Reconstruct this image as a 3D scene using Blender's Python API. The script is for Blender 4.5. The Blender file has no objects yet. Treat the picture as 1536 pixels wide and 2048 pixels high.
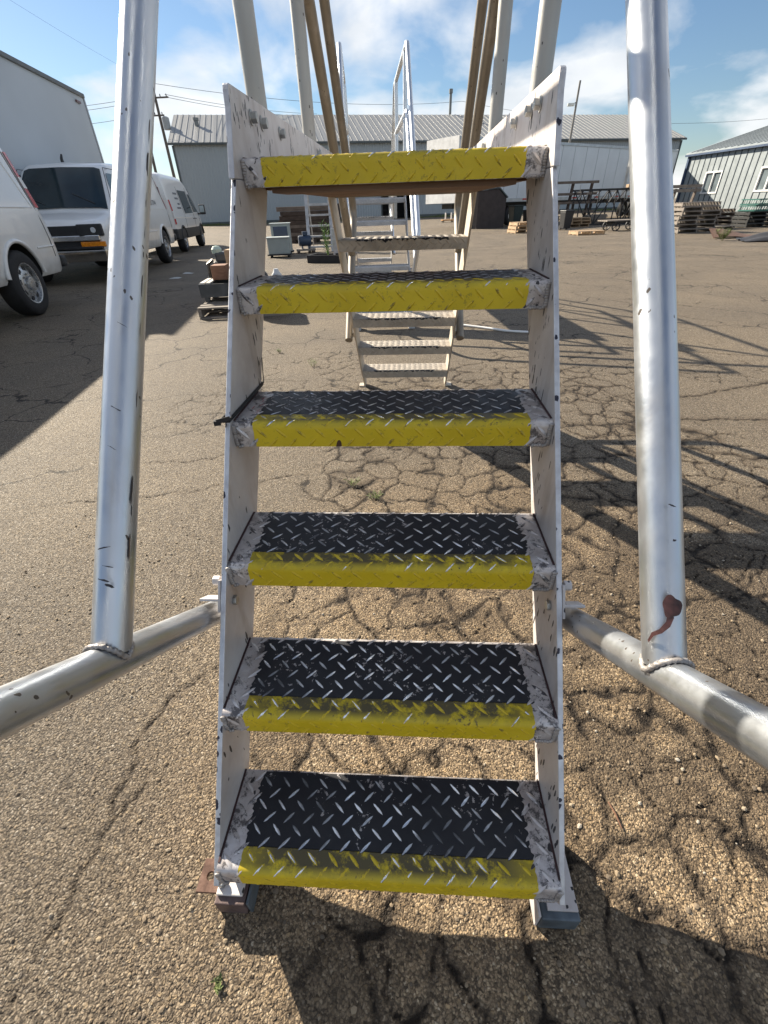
import bpy, bmesh, math, random
import numpy as np
from mathutils import Vector, Matrix
random.seed(7); rng = np.random.default_rng(7)
SC = bpy.context.scene
COL = SC.collection
PI = math.pi

# ------------------------------------------------------------------ camera
F_PX, PITCH, YAW, ROLL, CX, CH = 877.28, 0.6067, -0.0700, -0.0345, 0.0382, 1.1362
def cam_axes():
    cy, sy, cp, sp = math.cos(YAW), math.sin(YAW), math.cos(PITCH), math.sin(PITCH)
    fwd = Vector((sy*cp, cy*cp, -sp)); right = Vector((cy, -sy, 0)); up = right.cross(fwd)
    cr, sr = math.cos(ROLL), math.sin(ROLL)
    return cr*right+sr*up, -sr*right+cr*up, fwd
_r, _u, _f = cam_axes()
cd = bpy.data.cameras.new('camera'); cam = bpy.data.objects.new('camera', cd); COL.objects.link(cam)
cd.sensor_fit = 'HORIZONTAL'; cd.sensor_width = 36.0; cd.lens = F_PX/1536*36.0
cd.clip_start = 0.02; cd.clip_end = 3000
mw = Matrix.Identity(4)
for i in range(3):
    mw[i][0], mw[i][1], mw[i][2] = _r[i], _u[i], -_f[i]
mw[0][3], mw[1][3], mw[2][3] = CX, 0.0, CH
cam.matrix_world = mw
SC.camera = cam

# ------------------------------------------------------------------ world, sun, exposure
SUN_EL = math.radians(30.4)
SUN_DIR = Vector((-1.30, 1.10, 0)).normalized()          # horizontal direction towards the sun
SUN_AZ = math.atan2(SUN_DIR.x, SUN_DIR.y)                # clockwise from +Y
w = bpy.data.worlds.new('World'); SC.world = w; w.use_nodes = True
nt = w.node_tree; nt.nodes.clear()
def wn(t, **k):
    n = nt.nodes.new(t)
    for a, b in k.items(): setattr(n, a, b)
    return n
L = nt.links.new
wo = wn('ShaderNodeOutputWorld'); bg = wn('ShaderNodeBackground'); bg.inputs[1].default_value = 0.05
sky = wn('ShaderNodeTexSky', sky_type='NISHITA', sun_disc=False, sun_elevation=SUN_EL, sun_rotation=SUN_AZ,
         air_density=1.1, dust_density=0.2, ozone_density=4.5)
tc = wn('ShaderNodeTexCoord'); sep = wn('ShaderNodeSeparateXYZ'); L(tc.outputs['Generated'], sep.inputs[0])
def wm(op, a, b=None, clamp=False):
    n = wn('ShaderNodeMath', operation=op, use_clamp=clamp)
    for i, v in enumerate((a, b)):
        if v is None: continue
        if isinstance(v, (int, float)): n.inputs[i].default_value = v
        else: L(v, n.inputs[i])
    return n.outputs[0]
zc = wm('MAXIMUM', sep.outputs[2], 0.0); den = wm('ADD', zc, 0.32)
cmb = wn('ShaderNodeCombineXYZ'); L(wm('DIVIDE', sep.outputs[0], den), cmb.inputs[0]); L(wm('DIVIDE', sep.outputs[1], den), cmb.inputs[1])
cmb.inputs[2].default_value = 3.1
no = wn('ShaderNodeTexNoise'); no.inputs['Scale'].default_value = 2.1; no.inputs['Detail'].default_value = 8; no.inputs['Roughness'].default_value = 0.50
no.inputs['Distortion'].default_value = 0.25
L(cmb.outputs[0], no.inputs['Vector'])
cr = wn('ShaderNodeValToRGB'); cr.color_ramp.elements[0].position = 0.45; cr.color_ramp.elements[1].position = 0.60
cr.color_ramp.elements[0].color = (0, 0, 0, 1); cr.color_ramp.elements[1].color = (1, 1, 1, 1); L(no.outputs['Fac'], cr.inputs[0])
no2 = wn('ShaderNodeTexNoise'); no2.inputs['Scale'].default_value = 3.2; no2.inputs['Detail'].default_value = 5; L(cmb.outputs[0], no2.inputs['Vector'])
cc = wn('ShaderNodeMix', data_type='RGBA'); L(no2.outputs['Fac'], cc.inputs['Factor'])
cc.inputs['A'].default_value = (5.0, 5.5, 6.1, 1); cc.inputs['B'].default_value = (12.5, 12.3, 12.0, 1)
mx = wn('ShaderNodeMix', data_type='RGBA'); L(wm('MULTIPLY', cr.outputs[0], 0.85), mx.inputs['Factor']); L(sky.outputs[0], mx.inputs['A']); L(cc.outputs['Result'], mx.inputs['B'])
L(mx.outputs['Result'], bg.inputs[0]); L(bg.outputs[0], wo.inputs[0])

sl = bpy.data.lights.new('sun', 'SUN'); sun = bpy.data.objects.new('sun', sl); COL.objects.link(sun)
sl.energy = 5.0; sl.angle = math.radians(0.55); sl.color = (1.0, 0.90, 0.74)
sd = Vector((SUN_DIR.x*math.cos(SUN_EL), SUN_DIR.y*math.cos(SUN_EL), math.sin(SUN_EL)))
sun.rotation_euler = sd.to_track_quat('Z', 'Y').to_euler()
sun.location = (-20, 18, 20)
SC.cycles.max_bounces = 5; SC.cycles.diffuse_bounces = 2; SC.cycles.glossy_bounces = 3; SC.cycles.transmission_bounces = 2
SC.cycles.caustics_reflective = False; SC.cycles.caustics_refractive = False
SC.view_settings.view_transform = 'Standard'; SC.view_settings.look = 'None'
SC.view_settings.exposure = 1.2; SC.view_settings.gamma = 1.0; SC.view_settings.use_curve_mapping = False

# ------------------------------------------------------------------ material helper
class G:
    def __init__(s, name):
        s.m = bpy.data.materials.new(name); s.m.use_nodes = True; s.t = s.m.node_tree
        s.b = s.t.nodes['Principled BSDF']; s._vec = None
    def n(s, t, **k):
        o = s.t.nodes.new(t)
        for a, b in k.items(): setattr(o, a, b)
        return o
    def put(s, sock, v):
        if v is None: return
        if isinstance(v, bpy.types.NodeSocket): s.t.links.new(v, sock)
        elif isinstance(v, (tuple, list)):
            sock.default_value = tuple(v) + ((1,) if len(v) == 3 and len(sock.default_value) == 4 else ())
        else: sock.default_value = v
    def set(s, **k):
        names = dict(color='Base Color', rough='Roughness', metal='Metallic', normal='Normal', spec='Specular IOR Level', trans='Transmission Weight', alpha='Alpha', coat='Coat Weight', ior='IOR', sheen='Sheen Weight')
        for a, v in k.items(): s.put(s.b.inputs[names[a]], v)
        return s
    def vec(s, rand=True):
        if s._vec is None:
            tc = s.n('ShaderNodeTexCoord'); o = tc.outputs['Object']
            if rand:
                oi = s.n('ShaderNodeObjectInfo'); ad = s.n('ShaderNodeVectorMath', operation='ADD'); ml = s.n('ShaderNodeMath', operation='MULTIPLY')
                s.t.links.new(oi.outputs['Random'], ml.inputs[0]); ml.inputs[1].default_value = 37.0
                s.t.links.new(o, ad.inputs[0]); s.t.links.new(ml.outputs[0], ad.inputs[1]); o = ad.outputs[0]
            s._vec = o
        return s._vec
    def scaled(s, sc, v=None):
        m = s.n('ShaderNodeVectorMath', operation='MULTIPLY'); s.put(m.inputs[0], v or s.vec()); m.inputs[1].default_value = sc
        return m.outputs[0]
    def noise(s, scale, detail=4, rough=0.55, v=None, dist=0.0, color=False):
        o = s.n('ShaderNodeTexNoise'); s.put(o.inputs['Vector'], v or s.vec())
        o.inputs['Scale'].default_value = scale; o.inputs['Detail'].default_value = detail; o.inputs['Roughness'].default_value = rough; o.inputs['Distortion'].default_value = dist
        return o.outputs['Color' if color else 'Fac']
    def voro(s, scale, feature='F1', v=None, rnd=1.0):
        o = s.n('ShaderNodeTexVoronoi', feature=feature); s.put(o.inputs['Vector'], v or s.vec()); o.inputs['Scale'].default_value = scale; o.inputs['Randomness'].default_value = rnd
        return o.outputs
    def ramp(s, f, stops, interp='LINEAR'):
        o = s.n('ShaderNodeValToRGB'); o.color_ramp.interpolation = interp; e = o.color_ramp.elements
        while len(e) < len(stops): e.new(0.5)
        for i, (p, c) in enumerate(stops):
            e[i].position = p; c = (c, c, c) if isinstance(c, (int, float)) else c; e[i].color = tuple(c[:3]) + (1,)
        s.put(o.inputs[0], f); return o.outputs[0]
    def mix(s, f, a, b, blend='MIX'):
        o = s.n('ShaderNodeMix', data_type='RGBA', blend_type=blend); s.put(o.inputs['Factor'], f); s.put(o.inputs['A'], a); s.put(o.inputs['B'], b)
        return o.outputs['Result']
    def math(s, op, a, b=None, clamp=False):
        o = s.n('ShaderNodeMath', operation=op, use_clamp=clamp); s.put(o.inputs[0], a)
        if b is not None: s.put(o.inputs[1], b)
        return o.outputs[0]
    def map(s, f, a, b, c=0.0, d=1.0, smooth=False):
        o = s.n('ShaderNodeMapRange', interpolation_type='SMOOTHSTEP' if smooth else 'LINEAR'); s.put(o.inputs[0], f)
        for i, v in enumerate((a, b, c, d)): o.inputs[i+1].default_value = v
        return o.outputs[0]
    def bump(s, h, strength=0.5, dist=0.01, normal=None):
        o = s.n('ShaderNodeBump'); s.put(o.inputs['Height'], h); o.inputs['Strength'].default_value = strength; o.inputs['Distance'].default_value = dist
        if normal is not None: s.put(o.inputs['Normal'], normal)
        return o.outputs[0]
    def chips(s, scale, r=0.25, keep=0.7, stretch=(1, 1, 1), clump=None, v=None):
        v = s.scaled(stretch, v)
        nz = s.noise(scale*1.7, 2, v=v, color=True); ad = s.n('ShaderNodeVectorMath', operation='MULTIPLY_ADD')
        s.put(ad.inputs[0], nz); ad.inputs[1].default_value = (0.5/scale,)*3; s.put(ad.inputs[2], v)
        o = s.voro(scale, v=ad.outputs[0]); sp = s.n('ShaderNodeSeparateColor'); s.put(sp.inputs[0], o['Color'])
        sel = s.math('GREATER_THAN', sp.outputs[0], keep); rad = s.math('MULTIPLY', sp.outputs[1], r)
        mk = s.math('MULTIPLY', s.math('LESS_THAN', o['Distance'], rad), sel)
        if clump: mk = s.math('MULTIPLY', mk, s.math('GREATER_THAN', s.noise(clump[0], 2), clump[1]))
        return mk

MATS = {}
def simple(name, color, rough=0.5, metal=0.0, var=0.15, vs=3.0, bump=0.0, bs=60, coat=0.0, spec=0.5):
    if name in MATS: return MATS[name]
    g = G(name); f = g.noise(vs, 5, 0.6)
    d = tuple(max(0, c*(1-var)) for c in color); l = tuple(min(1, c*(1+var)) for c in color)
    g.set(color=g.ramp(f, [(0.3, d), (0.7, l)]), rough=g.map(g.noise(vs*4, 3), 0.3, 0.7, max(0.02, rough-0.08), min(1, rough+0.1)), metal=metal, coat=coat, spec=spec)
    if bump: g.set(normal=g.bump(g.noise(bs, 4), bump, 0.004))
    MATS[name] = g.m; return g.m

def M_paint():                       # grubby white paint on aluminium plate, chipped
    g = G('chipped_white_paint')
    base = g.ramp(g.noise(7, 6, 0.62), [(0.25, (0.46, 0.405, 0.375)), (0.5, (0.60, 0.56, 0.54)), (0.75, (0.72, 0.695, 0.68))])
    run = g.noise(16, 5, 0.6, v=g.scaled((1, 1, 0.18)))
    base = g.mix(g.map(run, 0.53, 0.74, 0, 0.65), base, (0.31, 0.24, 0.19))
    c1 = g.chips(40, 0.34, 0.72, (1, 0.8, 0.36), clump=(4, 0.48))
    c2 = g.chips(120, 0.42, 0.55, (1, 0.9, 0.26), clump=(6, 0.49))
    ck = g.math('MAXIMUM', c1, c2)
    col = g.mix(ck, base, (0.035, 0.033, 0.036))
    h = g.math('SUBTRACT', g.noise(180, 3), g.math('MULTIPLY', ck, 0.8))
    g.set(color=col, rough=g.map(g.noise(30, 3), 0.3, 0.7, 0.42, 0.62), metal=0.15, normal=g.bump(h, 0.25, 0.0012))
    return g.m
def M_edge():
    g = G('bare_sawn_edge')
    c1 = g.chips(70, 0.5, 0.55, (1, 1, 0.5))
    g.set(color=g.mix(c1, g.ramp(g.noise(40, 4), [(0.3, (0.5, 0.5, 0.53)), (0.7, (0.72, 0.73, 0.76))]), (0.04, 0.04, 0.06)), rough=0.42, metal=0.55, normal=g.bump(g.noise(150, 3), 0.3, 0.001))
    return g.m
def M_pipe(name, tone=(0.60, 0.63, 0.67), rough=0.34, chip=(0.10, 0.085, 0.075), grime=0.35, metal=0.9, bmp=0.12):
    g = G(name)
    base = g.ramp(g.noise(6, 5, 0.6), [(0.3, tuple(c*0.86 for c in tone)), (0.7, tone)])
    base = g.mix(g.map(g.noise(11, 6, 0.65, v=g.scaled((1, 1, 0.35))), 0.52, 0.74, 0, grime), base, (0.47, 0.42, 0.37))
    c1 = g.chips(60, 0.20, 0.80, (1, 0.6, 0.35), clump=(4, 0.52)); c2 = g.chips(150, 0.32, 0.70, (1, 0.8, 0.45), clump=(7, 0.52))
    ck = g.math('MAXIMUM', c1, c2)
    col = g.mix(ck, base, chip)
    g.set(color=col, rough=g.map(g.noise(24, 4), 0.3, 0.7, rough-0.05, rough+0.13), metal=g.math('SUBTRACT', metal, g.math('MULTIPLY', ck, metal*0.7)),
          normal=g.bump(g.math('SUBTRACT', g.noise(140, 3), ck), bmp, 0.0012))
    return g.m
def M_tread():                       # bare/painted tread plate at the ends
    g = G('worn_tread_plate')
    base = g.ramp(g.noise(22, 6, 0.65), [(0.3, (0.38, 0.335, 0.32)), (0.5, (0.57, 0.53, 0.52)), (0.72, (0.72, 0.70, 0.70))])
    c2 = g.chips(75, 0.42, 0.5, (1, 0.6, 1), clump=(9, 0.46))
    sm = g.map(g.noise(24, 8, 0.80), 0.515, 0.57, 0, 0.85)
    col = g.mix(g.math('MAXIMUM', c2, sm), base, (0.05, 0.046, 0.05))
    g.set(color=col, rough=0.42, metal=0.35, normal=g.bump(g.noise(90, 4), 0.3, 0.001))
    return g.m
def attr(g, name):
    a = g.n('ShaderNodeAttribute'); a.attribute_name = name; return a.outputs['Fac']
def M_black_tape():
    g = G('black_grip_tape')
    worn = g.math('MULTIPLY', g.math('GREATER_THAN', g.noise(95, 5, 0.7), 0.595), g.math('GREATER_THAN', g.noise(12, 3), 0.535))
    dust = g.map(g.noise(6, 5, 0.65), 0.42, 0.75, 0, 0.35)
    col = g.mix(dust, (0.011, 0.012, 0.017), (0.055, 0.058, 0.066))
    col = g.mix(worn, col, (0.42, 0.40, 0.40))
    g.set(color=col, rough=g.map(g.noise(30, 3), 0.3, 0.7, 0.42, 0.62), metal=g.math('MULTIPLY', worn, 0.5), normal=g.bump(g.noise(700, 2), 0.3, 0.0006), spec=0.4)
    return g.m
def M_black_lug():
    g = G('worn_lug_through_black_tape')
    h = attr(g, 'height')
    k = g.math('ADD', g.math('MULTIPLY', h, 0.72), g.math('MULTIPLY', g.noise(80, 4, 0.7), 0.5))
    k = g.math('MULTIPLY', g.map(k, 0.53, 0.64, 0, 1), g.map(g.noise(9, 4, 0.65), 0.38, 0.56, 0.12, 1))
    g.set(color=g.mix(k, (0.014, 0.015, 0.02), (0.68, 0.70, 0.74)), rough=g.map(k, 0, 1, 0.5, 0.28), metal=g.math('MULTIPLY', k, 0.85))
    return g.m
def yellow_col(g):
    sp = g.n('ShaderNodeSeparateXYZ'); tcx = g.n('ShaderNodeTexCoord'); g.put(sp.inputs[0], tcx.outputs['Object'])
    base = g.ramp(g.noise(12, 4), [(0.3, (0.62, 0.455, 0.010)), (0.7, (0.73, 0.55, 0.018))])
    top = g.map(sp.outputs[2], -0.012, -0.003, 0.0, 1.0)                       # flat upper band: walked on
    nose = g.math('MULTIPLY', g.map(sp.outputs[1], 0.003, 0.016, 0.25, 1), top)
    ends = g.map(g.math('ABSOLUTE', sp.outputs[0]), 0.20, 0.26, 1.0, 0.45)
    d = g.math('MULTIPLY', g.math('MULTIPLY', nose, ends), g.map(g.noise(30, 7, 0.75), 0.36, 0.50, 0.0, 1.0))
    sp2 = g.math('MULTIPLY', g.math('GREATER_THAN', g.noise(120, 4, 0.7), 0.60), g.map(g.noise(10, 3), 0.45, 0.6, 0.15, 1))
    d = g.math('MAXIMUM', g.math('MULTIPLY', d, 0.92), g.math('MULTIPLY', sp2, g.map(top, 0, 1, 0.35, 0.9)))
    drip = g.chips(26, 0.30, 0.88, (1, 1, 0.4))
    return g.mix(drip, g.mix(d, base, (0.045, 0.04, 0.034)), (0.07, 0.03, 0.018)), top
def M_yellow_tape():
    g = G('yellow_nosing_tape'); col, _ = yellow_col(g)
    g.set(color=col, rough=g.map(g.noise(40, 3), 0.3, 0.7, 0.4, 0.58), normal=g.bump(g.noise(260, 3), 0.15, 0.0008)); return g.m
def M_yellow_lug():
    g = G('worn_lug_through_yellow_tape'); h = attr(g, 'height')
    sp = g.n('ShaderNodeSeparateXYZ'); g.put(sp.inputs[0], g.n('ShaderNodeTexCoord').outputs['Object'])
    top = g.map(sp.outputs[2], -0.014, -0.003, 0.0, 1.0)
    base = g.mix(g.map(g.noise(70, 4, 0.7), 0.52, 0.66, 0, 0.8), (0.66, 0.475, 0.014), (0.10, 0.075, 0.03))
    k = g.math('ADD', g.math('MULTIPLY', h, 0.55), g.math('MULTIPLY', g.noise(60, 4, 0.7), 0.62))
    k = g.math('MULTIPLY', g.map(k, 0.60, 0.70, 0, 1), g.math('MULTIPLY', top, g.math('GREATER_THAN', g.noise(11, 2), 0.50)))
    g.set(color=g.mix(k, base, (0.70, 0.73, 0.78)), rough=g.map(k, 0, 1, 0.46, 0.26), metal=g.math('MULTIPLY', k, 0.85)); return g.m

def M_ground():
    g = G('weathered_asphalt'); g._vec = g.n('ShaderNodeTexCoord').outputs['Object']
    P = g.vec()
    def warp(scale, amt, detail=2):
        wv = g.noise(scale, detail, v=P, color=True); ad = g.n('ShaderNodeVectorMath', operation='MULTIPLY_ADD'); g.put(ad.inputs[0], wv); ad.inputs[1].default_value = (amt,)*3; g.put(ad.inputs[2], P); return ad.outputs[0]
    PW_ = warp(135, 0.0085)
    v1 = g.voro(225, v=PW_); c1 = g.n('ShaderNodeSeparateColor'); g.put(c1.inputs[0], v1['Color'])
    v2 = g.voro(104, v=PW_); c2 = g.n('ShaderNodeSeparateColor'); g.put(c2.inputs[0], v2['Color'])
    big = g.math('MULTIPLY', g.map(c2.outputs[0], 0.76, 0.80, 0, 1), g.map(v2['Distance'], 0.30, 0.46, 1, 0))
    stone = g.ramp(c1.outputs[0], [(0.0, (0.075, 0.060, 0.045)), (0.3, (0.195, 0.154, 0.109)), (0.7, (0.298, 0.237, 0.167)), (0.95, (0.40, 0.328, 0.236)), (1.0, (0.52, 0.46, 0.37))])
    stone2 = g.ramp(c2.outputs[1], [(0, (0.13, 0.11, 0.09)), (0.6, (0.32, 0.245, 0.155)), (1, (0.44, 0.34, 0.22))])
    gap = g.map(v1['Distance'], 0.38, 0.78, 0, 1)
    col = g.mix(g.math('MULTIPLY', gap, 0.8), stone, (0.045, 0.036, 0.027))
    col = g.mix(g.math('MULTIPLY', big, 0.85), col, stone2)
    mac = g.noise(0.8, 5, 0.62, v=P)
    col = g.mix(g.map(mac, 0.36, 0.62, 0.0, 1.0), col, g.mix(1.0, col, (0.78, 0.79, 0.82), 'MULTIPLY'))
    tanm, dirt, crack = attr(g, 'tan'), attr(g, 'dirt'), attr(g, 'crack')
    col = g.mix(tanm, col, g.mix(1.0, col, (1.46, 1.30, 1.07), 'MULTIPLY'))
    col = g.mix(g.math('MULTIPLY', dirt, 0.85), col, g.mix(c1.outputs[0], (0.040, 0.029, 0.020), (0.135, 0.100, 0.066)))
    cr2 = g.voro(1.15, 'DISTANCE_TO_EDGE', v=warp(2.2, 0.45, 4))['Distance']
    crk = g.math('MAXIMUM', crack, g.math('MULTIPLY', g.map(cr2, 0.0, 0.013, 1, 0), g.math('MULTIPLY', g.map(mac, 0.40, 0.50, 0, 1), g.math('SUBTRACT', 1.0, attr(g, 'fine')))))
    col = g.mix(g.map(crk, 0.05, 0.7, 0, 0.94), col, (0.020, 0.0145, 0.010))
    g.set(color=col, rough=g.map(c1.outputs[2], 0, 1, 0.62, 0.92), spec=0.3)
    hgt = g.math('ADD', g.math('MULTIPLY', g.math('SUBTRACT', 1.0, v1['Distance']), g.map(c1.outputs[1], 0, 1, 0.4, 1.4)), g.math('MULTIPLY', big, 0.9))
    g.set(normal=g.bump(hgt, 1.0, 0.0034))
    return g.m

def M_wood(name, a, b, rough=0.8):
    if name in MATS: return MATS[name]
    g = G(name); v = g.scaled((3, 40, 40))
    g.set(color=g.mix(g.map(g.noise(5, 4), 0.35, 0.7, 0, 0.6), g.ramp(g.noise(1.0, 5, 0.6, v=v), [(0.3, a), (0.7, b)]), tuple(c*0.6 for c in a)), rough=rough, normal=g.bump(g.noise(1.5, 4, v=v), 0.4, 0.004))
    MATS[name] = g.m; return g.m
def M_rust(name='rusty_steel'):
    if name in MATS: return MATS[name]
    g = G(name)
    g.set(color=g.ramp(g.noise(30, 6, 0.7), [(0.3, (0.07, 0.035, 0.024)), (0.5, (0.14, 0.078, 0.056)), (0.75, (0.25, 0.16, 0.12))]), rough=0.75, metal=0.25, normal=g.bump(g.noise(90, 4), 0.4, 0.002))
    MATS[name] = g.m; return g.m
def M_ribbed(name, color, period, axis=0, depth=0.02, rough=0.45, metal=0.2, dark=0.7):
    g = G(name); g._vec = g.n('ShaderNodeTexCoord').outputs['Object']
    sp = g.n('ShaderNodeSeparateXYZ'); g.put(sp.inputs[0], g.vec())
    fr = g.math('FRACT', g.math('DIVIDE', sp.outputs[axis], period)); tri = g.math('ABSOLUTE', g.math('SUBTRACT', fr, 0.5))
    h = g.map(tri, 0.12, 0.22, 1, 0, True)
    st = g.noise(1.2, 6, 0.65, v=g.scaled((1, 1, 0.2)))
    g.set(color=g.mix(g.map(st, 0.35, 0.75, 0, 0.25), color, tuple(c*dark for c in color)), rough=rough, metal=metal, normal=g.bump(h, 0.8, depth))
    return g.m
def M_glass(name, color=(0.02, 0.03, 0.035), rough=0.06):
    if name in MATS: return MATS[name]
    g = G(name); g.set(color=g.ramp(g.noise(2, 3), [(0.3, color), (0.7, tuple(c*1.8 for c in color))]), rough=g.map(g.noise(3, 4), 0.3, 0.7, rough, rough+0.06), spec=0.45); MATS[name] = g.m; return g.m
def M_vanpaint(name='white_van_paint'):
    if name in MATS: return MATS[name]
    g = G(name); sp = g.n('ShaderNodeSeparateXYZ'); g.put(sp.inputs[0], g.n('ShaderNodeTexCoord').outputs['Object'])
    dirt = g.math('MULTIPLY', g.map(sp.outputs[2], 0.35, 1.1, 1, 0), g.map(g.noise(5, 5, 0.65), 0.3, 0.7, 0.1, 0.7))
    g.set(color=g.mix(dirt, (0.80, 0.80, 0.79), (0.45, 0.42, 0.38)), rough=0.28, coat=0.5, normal=g.bump(g.noise(2.5, 2), 0.04, 0.02)); MATS[name] = g.m; return g.m

PAINT = M_paint(); EDGE = M_edge(); TREAD = M_tread(); BT = M_black_tape(); BL = M_black_lug(); YT = M_yellow_tape(); YL = M_yellow_lug()
PIPE = M_pipe('scuffed_aluminium_pipe'); PIPE_TAN = M_pipe('dusty_tan_aluminium_pipe', (0.27, 0.235, 0.19), 0.45, (0.08, 0.055, 0.035), 0.5, 0.4)
PIPE_NEW = simple('bright_aluminium_pipe', (0.72, 0.75, 0.79), 0.40, 0.9, 0.05, 3)
PLAIN = simple('dull_aluminium_plate', (0.47, 0.47, 0.48), 0.5, 0.35, 0.22, 9, 0.15, 90)
DUSTY = simple('dusty_tread_plate', (0.40, 0.355, 0.30), 0.55, 0.2, 0.25, 14, 0.2, 90)
BLACK = simple('black_rubber', (0.016, 0.016, 0.018), 0.75, 0, 0.3, 12, 0.25, 120)
BOLT = simple('zinc_bolt', (0.42, 0.42, 0.40), 0.4, 0.8, 0.3, 40)
WELD = simple('weld_metal', (0.36, 0.335, 0.32), 0.42, 0.35, 0.35, 60, 0.4, 200)

# ------------------------------------------------------------------ mesh helper
class MB:
    def __init__(s): s.v = []; s.f = []; s.mi = []
    def add(s, vs, fs, mi=0):
        o = len(s.v); s.v += [tuple(v) for v in vs]; s.f += [tuple(i+o for i in f) for f in fs]; s.mi += [mi]*len(fs); return s
    def box(s, c, d, rz=0.0, rx=0.0, ry=0.0, mi=0):
        M = Matrix.Translation(c) @ Matrix.Rotation(rz, 4, 'Z') @ Matrix.Rotation(ry, 4, 'Y') @ Matrix.Rotation(rx, 4, 'X')
        x, y, z = (q/2 for q in d)
        vs = [M @ Vector(p) for p in ((-x,-y,-z),(x,-y,-z),(x,y,-z),(-x,y,-z),(-x,-y,z),(x,-y,z),(x,y,z),(-x,y,z))]
        return s.add(vs, [(3,2,1,0),(4,5,6,7),(0,1,5,4),(1,2,6,5),(2,3,7,6),(3,0,4,7)], mi)
    def bar(s, a, b, wd, ht, mi=0):
        a, b = Vector(a), Vector(b); d = b-a; l = d.length
        q = d.to_track_quat('X', 'Z'); M = Matrix.Translation((a+b)/2) @ q.to_matrix().to_4x4()
        x, y, z = l/2, wd/2, ht/2
        vs = [M @ Vector(p) for p in ((-x,-y,-z),(x,-y,-z),(x,y,-z),(-x,y,-z),(-x,-y,z),(x,-y,z),(x,y,z),(-x,y,z))]
        return s.add(vs, [(3,2,1,0),(4,5,6,7),(0,1,5,4),(1,2,6,5),(2,3,7,6),(3,0,4,7)], mi)
    def tube(s, pts, r, n=20, caps=True, mi=0):
        pts = [Vector(p) for p in pts]; k = len(pts); rs = r if isinstance(r, (list, tuple)) else [r]*k
        t0 = (pts[1]-pts[0]).normalized(); up = Vector((0, 0, 1)) if abs(t0.z) < 0.9 else Vector((1, 0, 0)); a = t0.cross(up).normalized(); vs = []; fs = []
        for i, p in enumerate(pts):
            t = (pts[min(i+1, k-1)]-pts[max(i-1, 0)]).normalized(); a = (a - t*a.dot(t)).normalized(); b = t.cross(a)
            for j in range(n):
                th = 2*PI*j/n; vs.append(p + (a*math.cos(th)+b*math.sin(th))*rs[i])
        for i in range(k-1):
            for j in range(n): fs.append((i*n+j, i*n+(j+1) % n, (i+1)*n+(j+1) % n, (i+1)*n+j))
        if caps: fs.append(tuple(reversed(range(n)))); fs.append(tuple((k-1)*n+j for j in range(n)))
        return s.add(vs, fs, mi)
    def prism(s, poly, x0, x1, axes='yz', mi=0):     # polygon in a plane, extruded along the remaining axis
        def mk(p, q):
            return {'yz': (q, p[0], p[1]), 'xz': (p[0], q, p[1]), 'xy': (p[0], p[1], q)}[axes]
        k = len(poly); vs = [mk(p, x0) for p in poly]+[mk(p, x1) for p in poly]
        fs = [tuple(reversed(range(k))), tuple(range(k, 2*k))]+[(i, (i+1) % k, (i+1) % k+k, i+k) for i in range(k)]
        return s.add(vs, fs, mi)
    def lathe(s, prof, n=28, axis='x', c=(0, 0, 0), mi=0):
        vs = []; fs = []; k = len(prof)
        for i in range(n):
            th = 2*PI*i/n
            for (h, r) in prof:
                p = {'x': (h, r*math.cos(th), r*math.sin(th)), 'y': (r*math.cos(th), h, r*math.sin(th)), 'z': (r*math.cos(th), r*math.sin(th), h)}[axis]
                vs.append((p[0]+c[0], p[1]+c[1], p[2]+c[2]))
        for i in range(n):
            for j in range(k-1): fs.append((i*k+j, ((i+1) % n)*k+j, ((i+1) % n)*k+j+1, i*k+j+1))
        return s.add(vs, fs, mi)
    def grid(s, fn, us, vs_, mi=0, thick=None):
        vs = [fn(u, v) for v in vs_ for u in us]; nu = len(us); fs = []
        for j in range(len(vs_)-1):
            for i in range(nu-1): fs.append((j*nu+i, j*nu+i+1, (j+1)*nu+i+1, (j+1)*nu+i))
        return s.add(vs, fs, mi)
    def mesh(s, name, mats, smooth=None):
        me = bpy.data.meshes.new(name); me.from_pydata(s.v, [], s.f)
        for m in (mats if isinstance(mats, (list, tuple)) else [mats]): me.materials.append(m)
        if any(s.mi): me.polygons.foreach_set('material_index', s.mi)
        bm = bmesh.new(); bm.from_mesh(me); bmesh.ops.recalc_face_normals(bm, faces=bm.faces); bm.to_mesh(me); bm.free()
        if smooth:
            me.polygons.foreach_set('use_smooth', [True]*len(me.polygons)); me.set_sharp_from_angle(angle=math.radians(smooth))
        me.update(); return me
    def build(s, name, mats, parent=None, smooth=None, bevel=0, loc=None, rz=None, segs=2):
        return link(name, s.mesh(name, mats, smooth), parent, bevel, loc, rz, segs)
def link(name, me, parent=None, bevel=0, loc=None, rz=None, segs=2):
    o = bpy.data.objects.new(name, me); COL.objects.link(o)
    if parent is not None: o.parent = parent
    if loc is not None: o.location = loc
    if rz is not None: o.rotation_euler = (0, 0, rz)
    if bevel:
        b = o.modifiers.new('bevel', 'BEVEL'); b.width = bevel; b.segments = segs; b.limit_method = 'ANGLE'; b.angle_limit = math.radians(40)
    return o
def tag(o, label=None, cat=None, group=None, kind=None):
    if label: o['label'] = label
    if cat: o['category'] = cat
    if group: o['group'] = group
    if kind: o['kind'] = kind
    return o
def thing(name, label, cat, loc=(0, 0, 0), rz=0.0, group=None):
    o = bpy.data.objects.new(name, None); COL.objects.link(o); o.location = loc; o.rotation_euler = (0, 0, rz); o.empty_display_size = 0.2
    return tag(o, label, cat, group)
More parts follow.
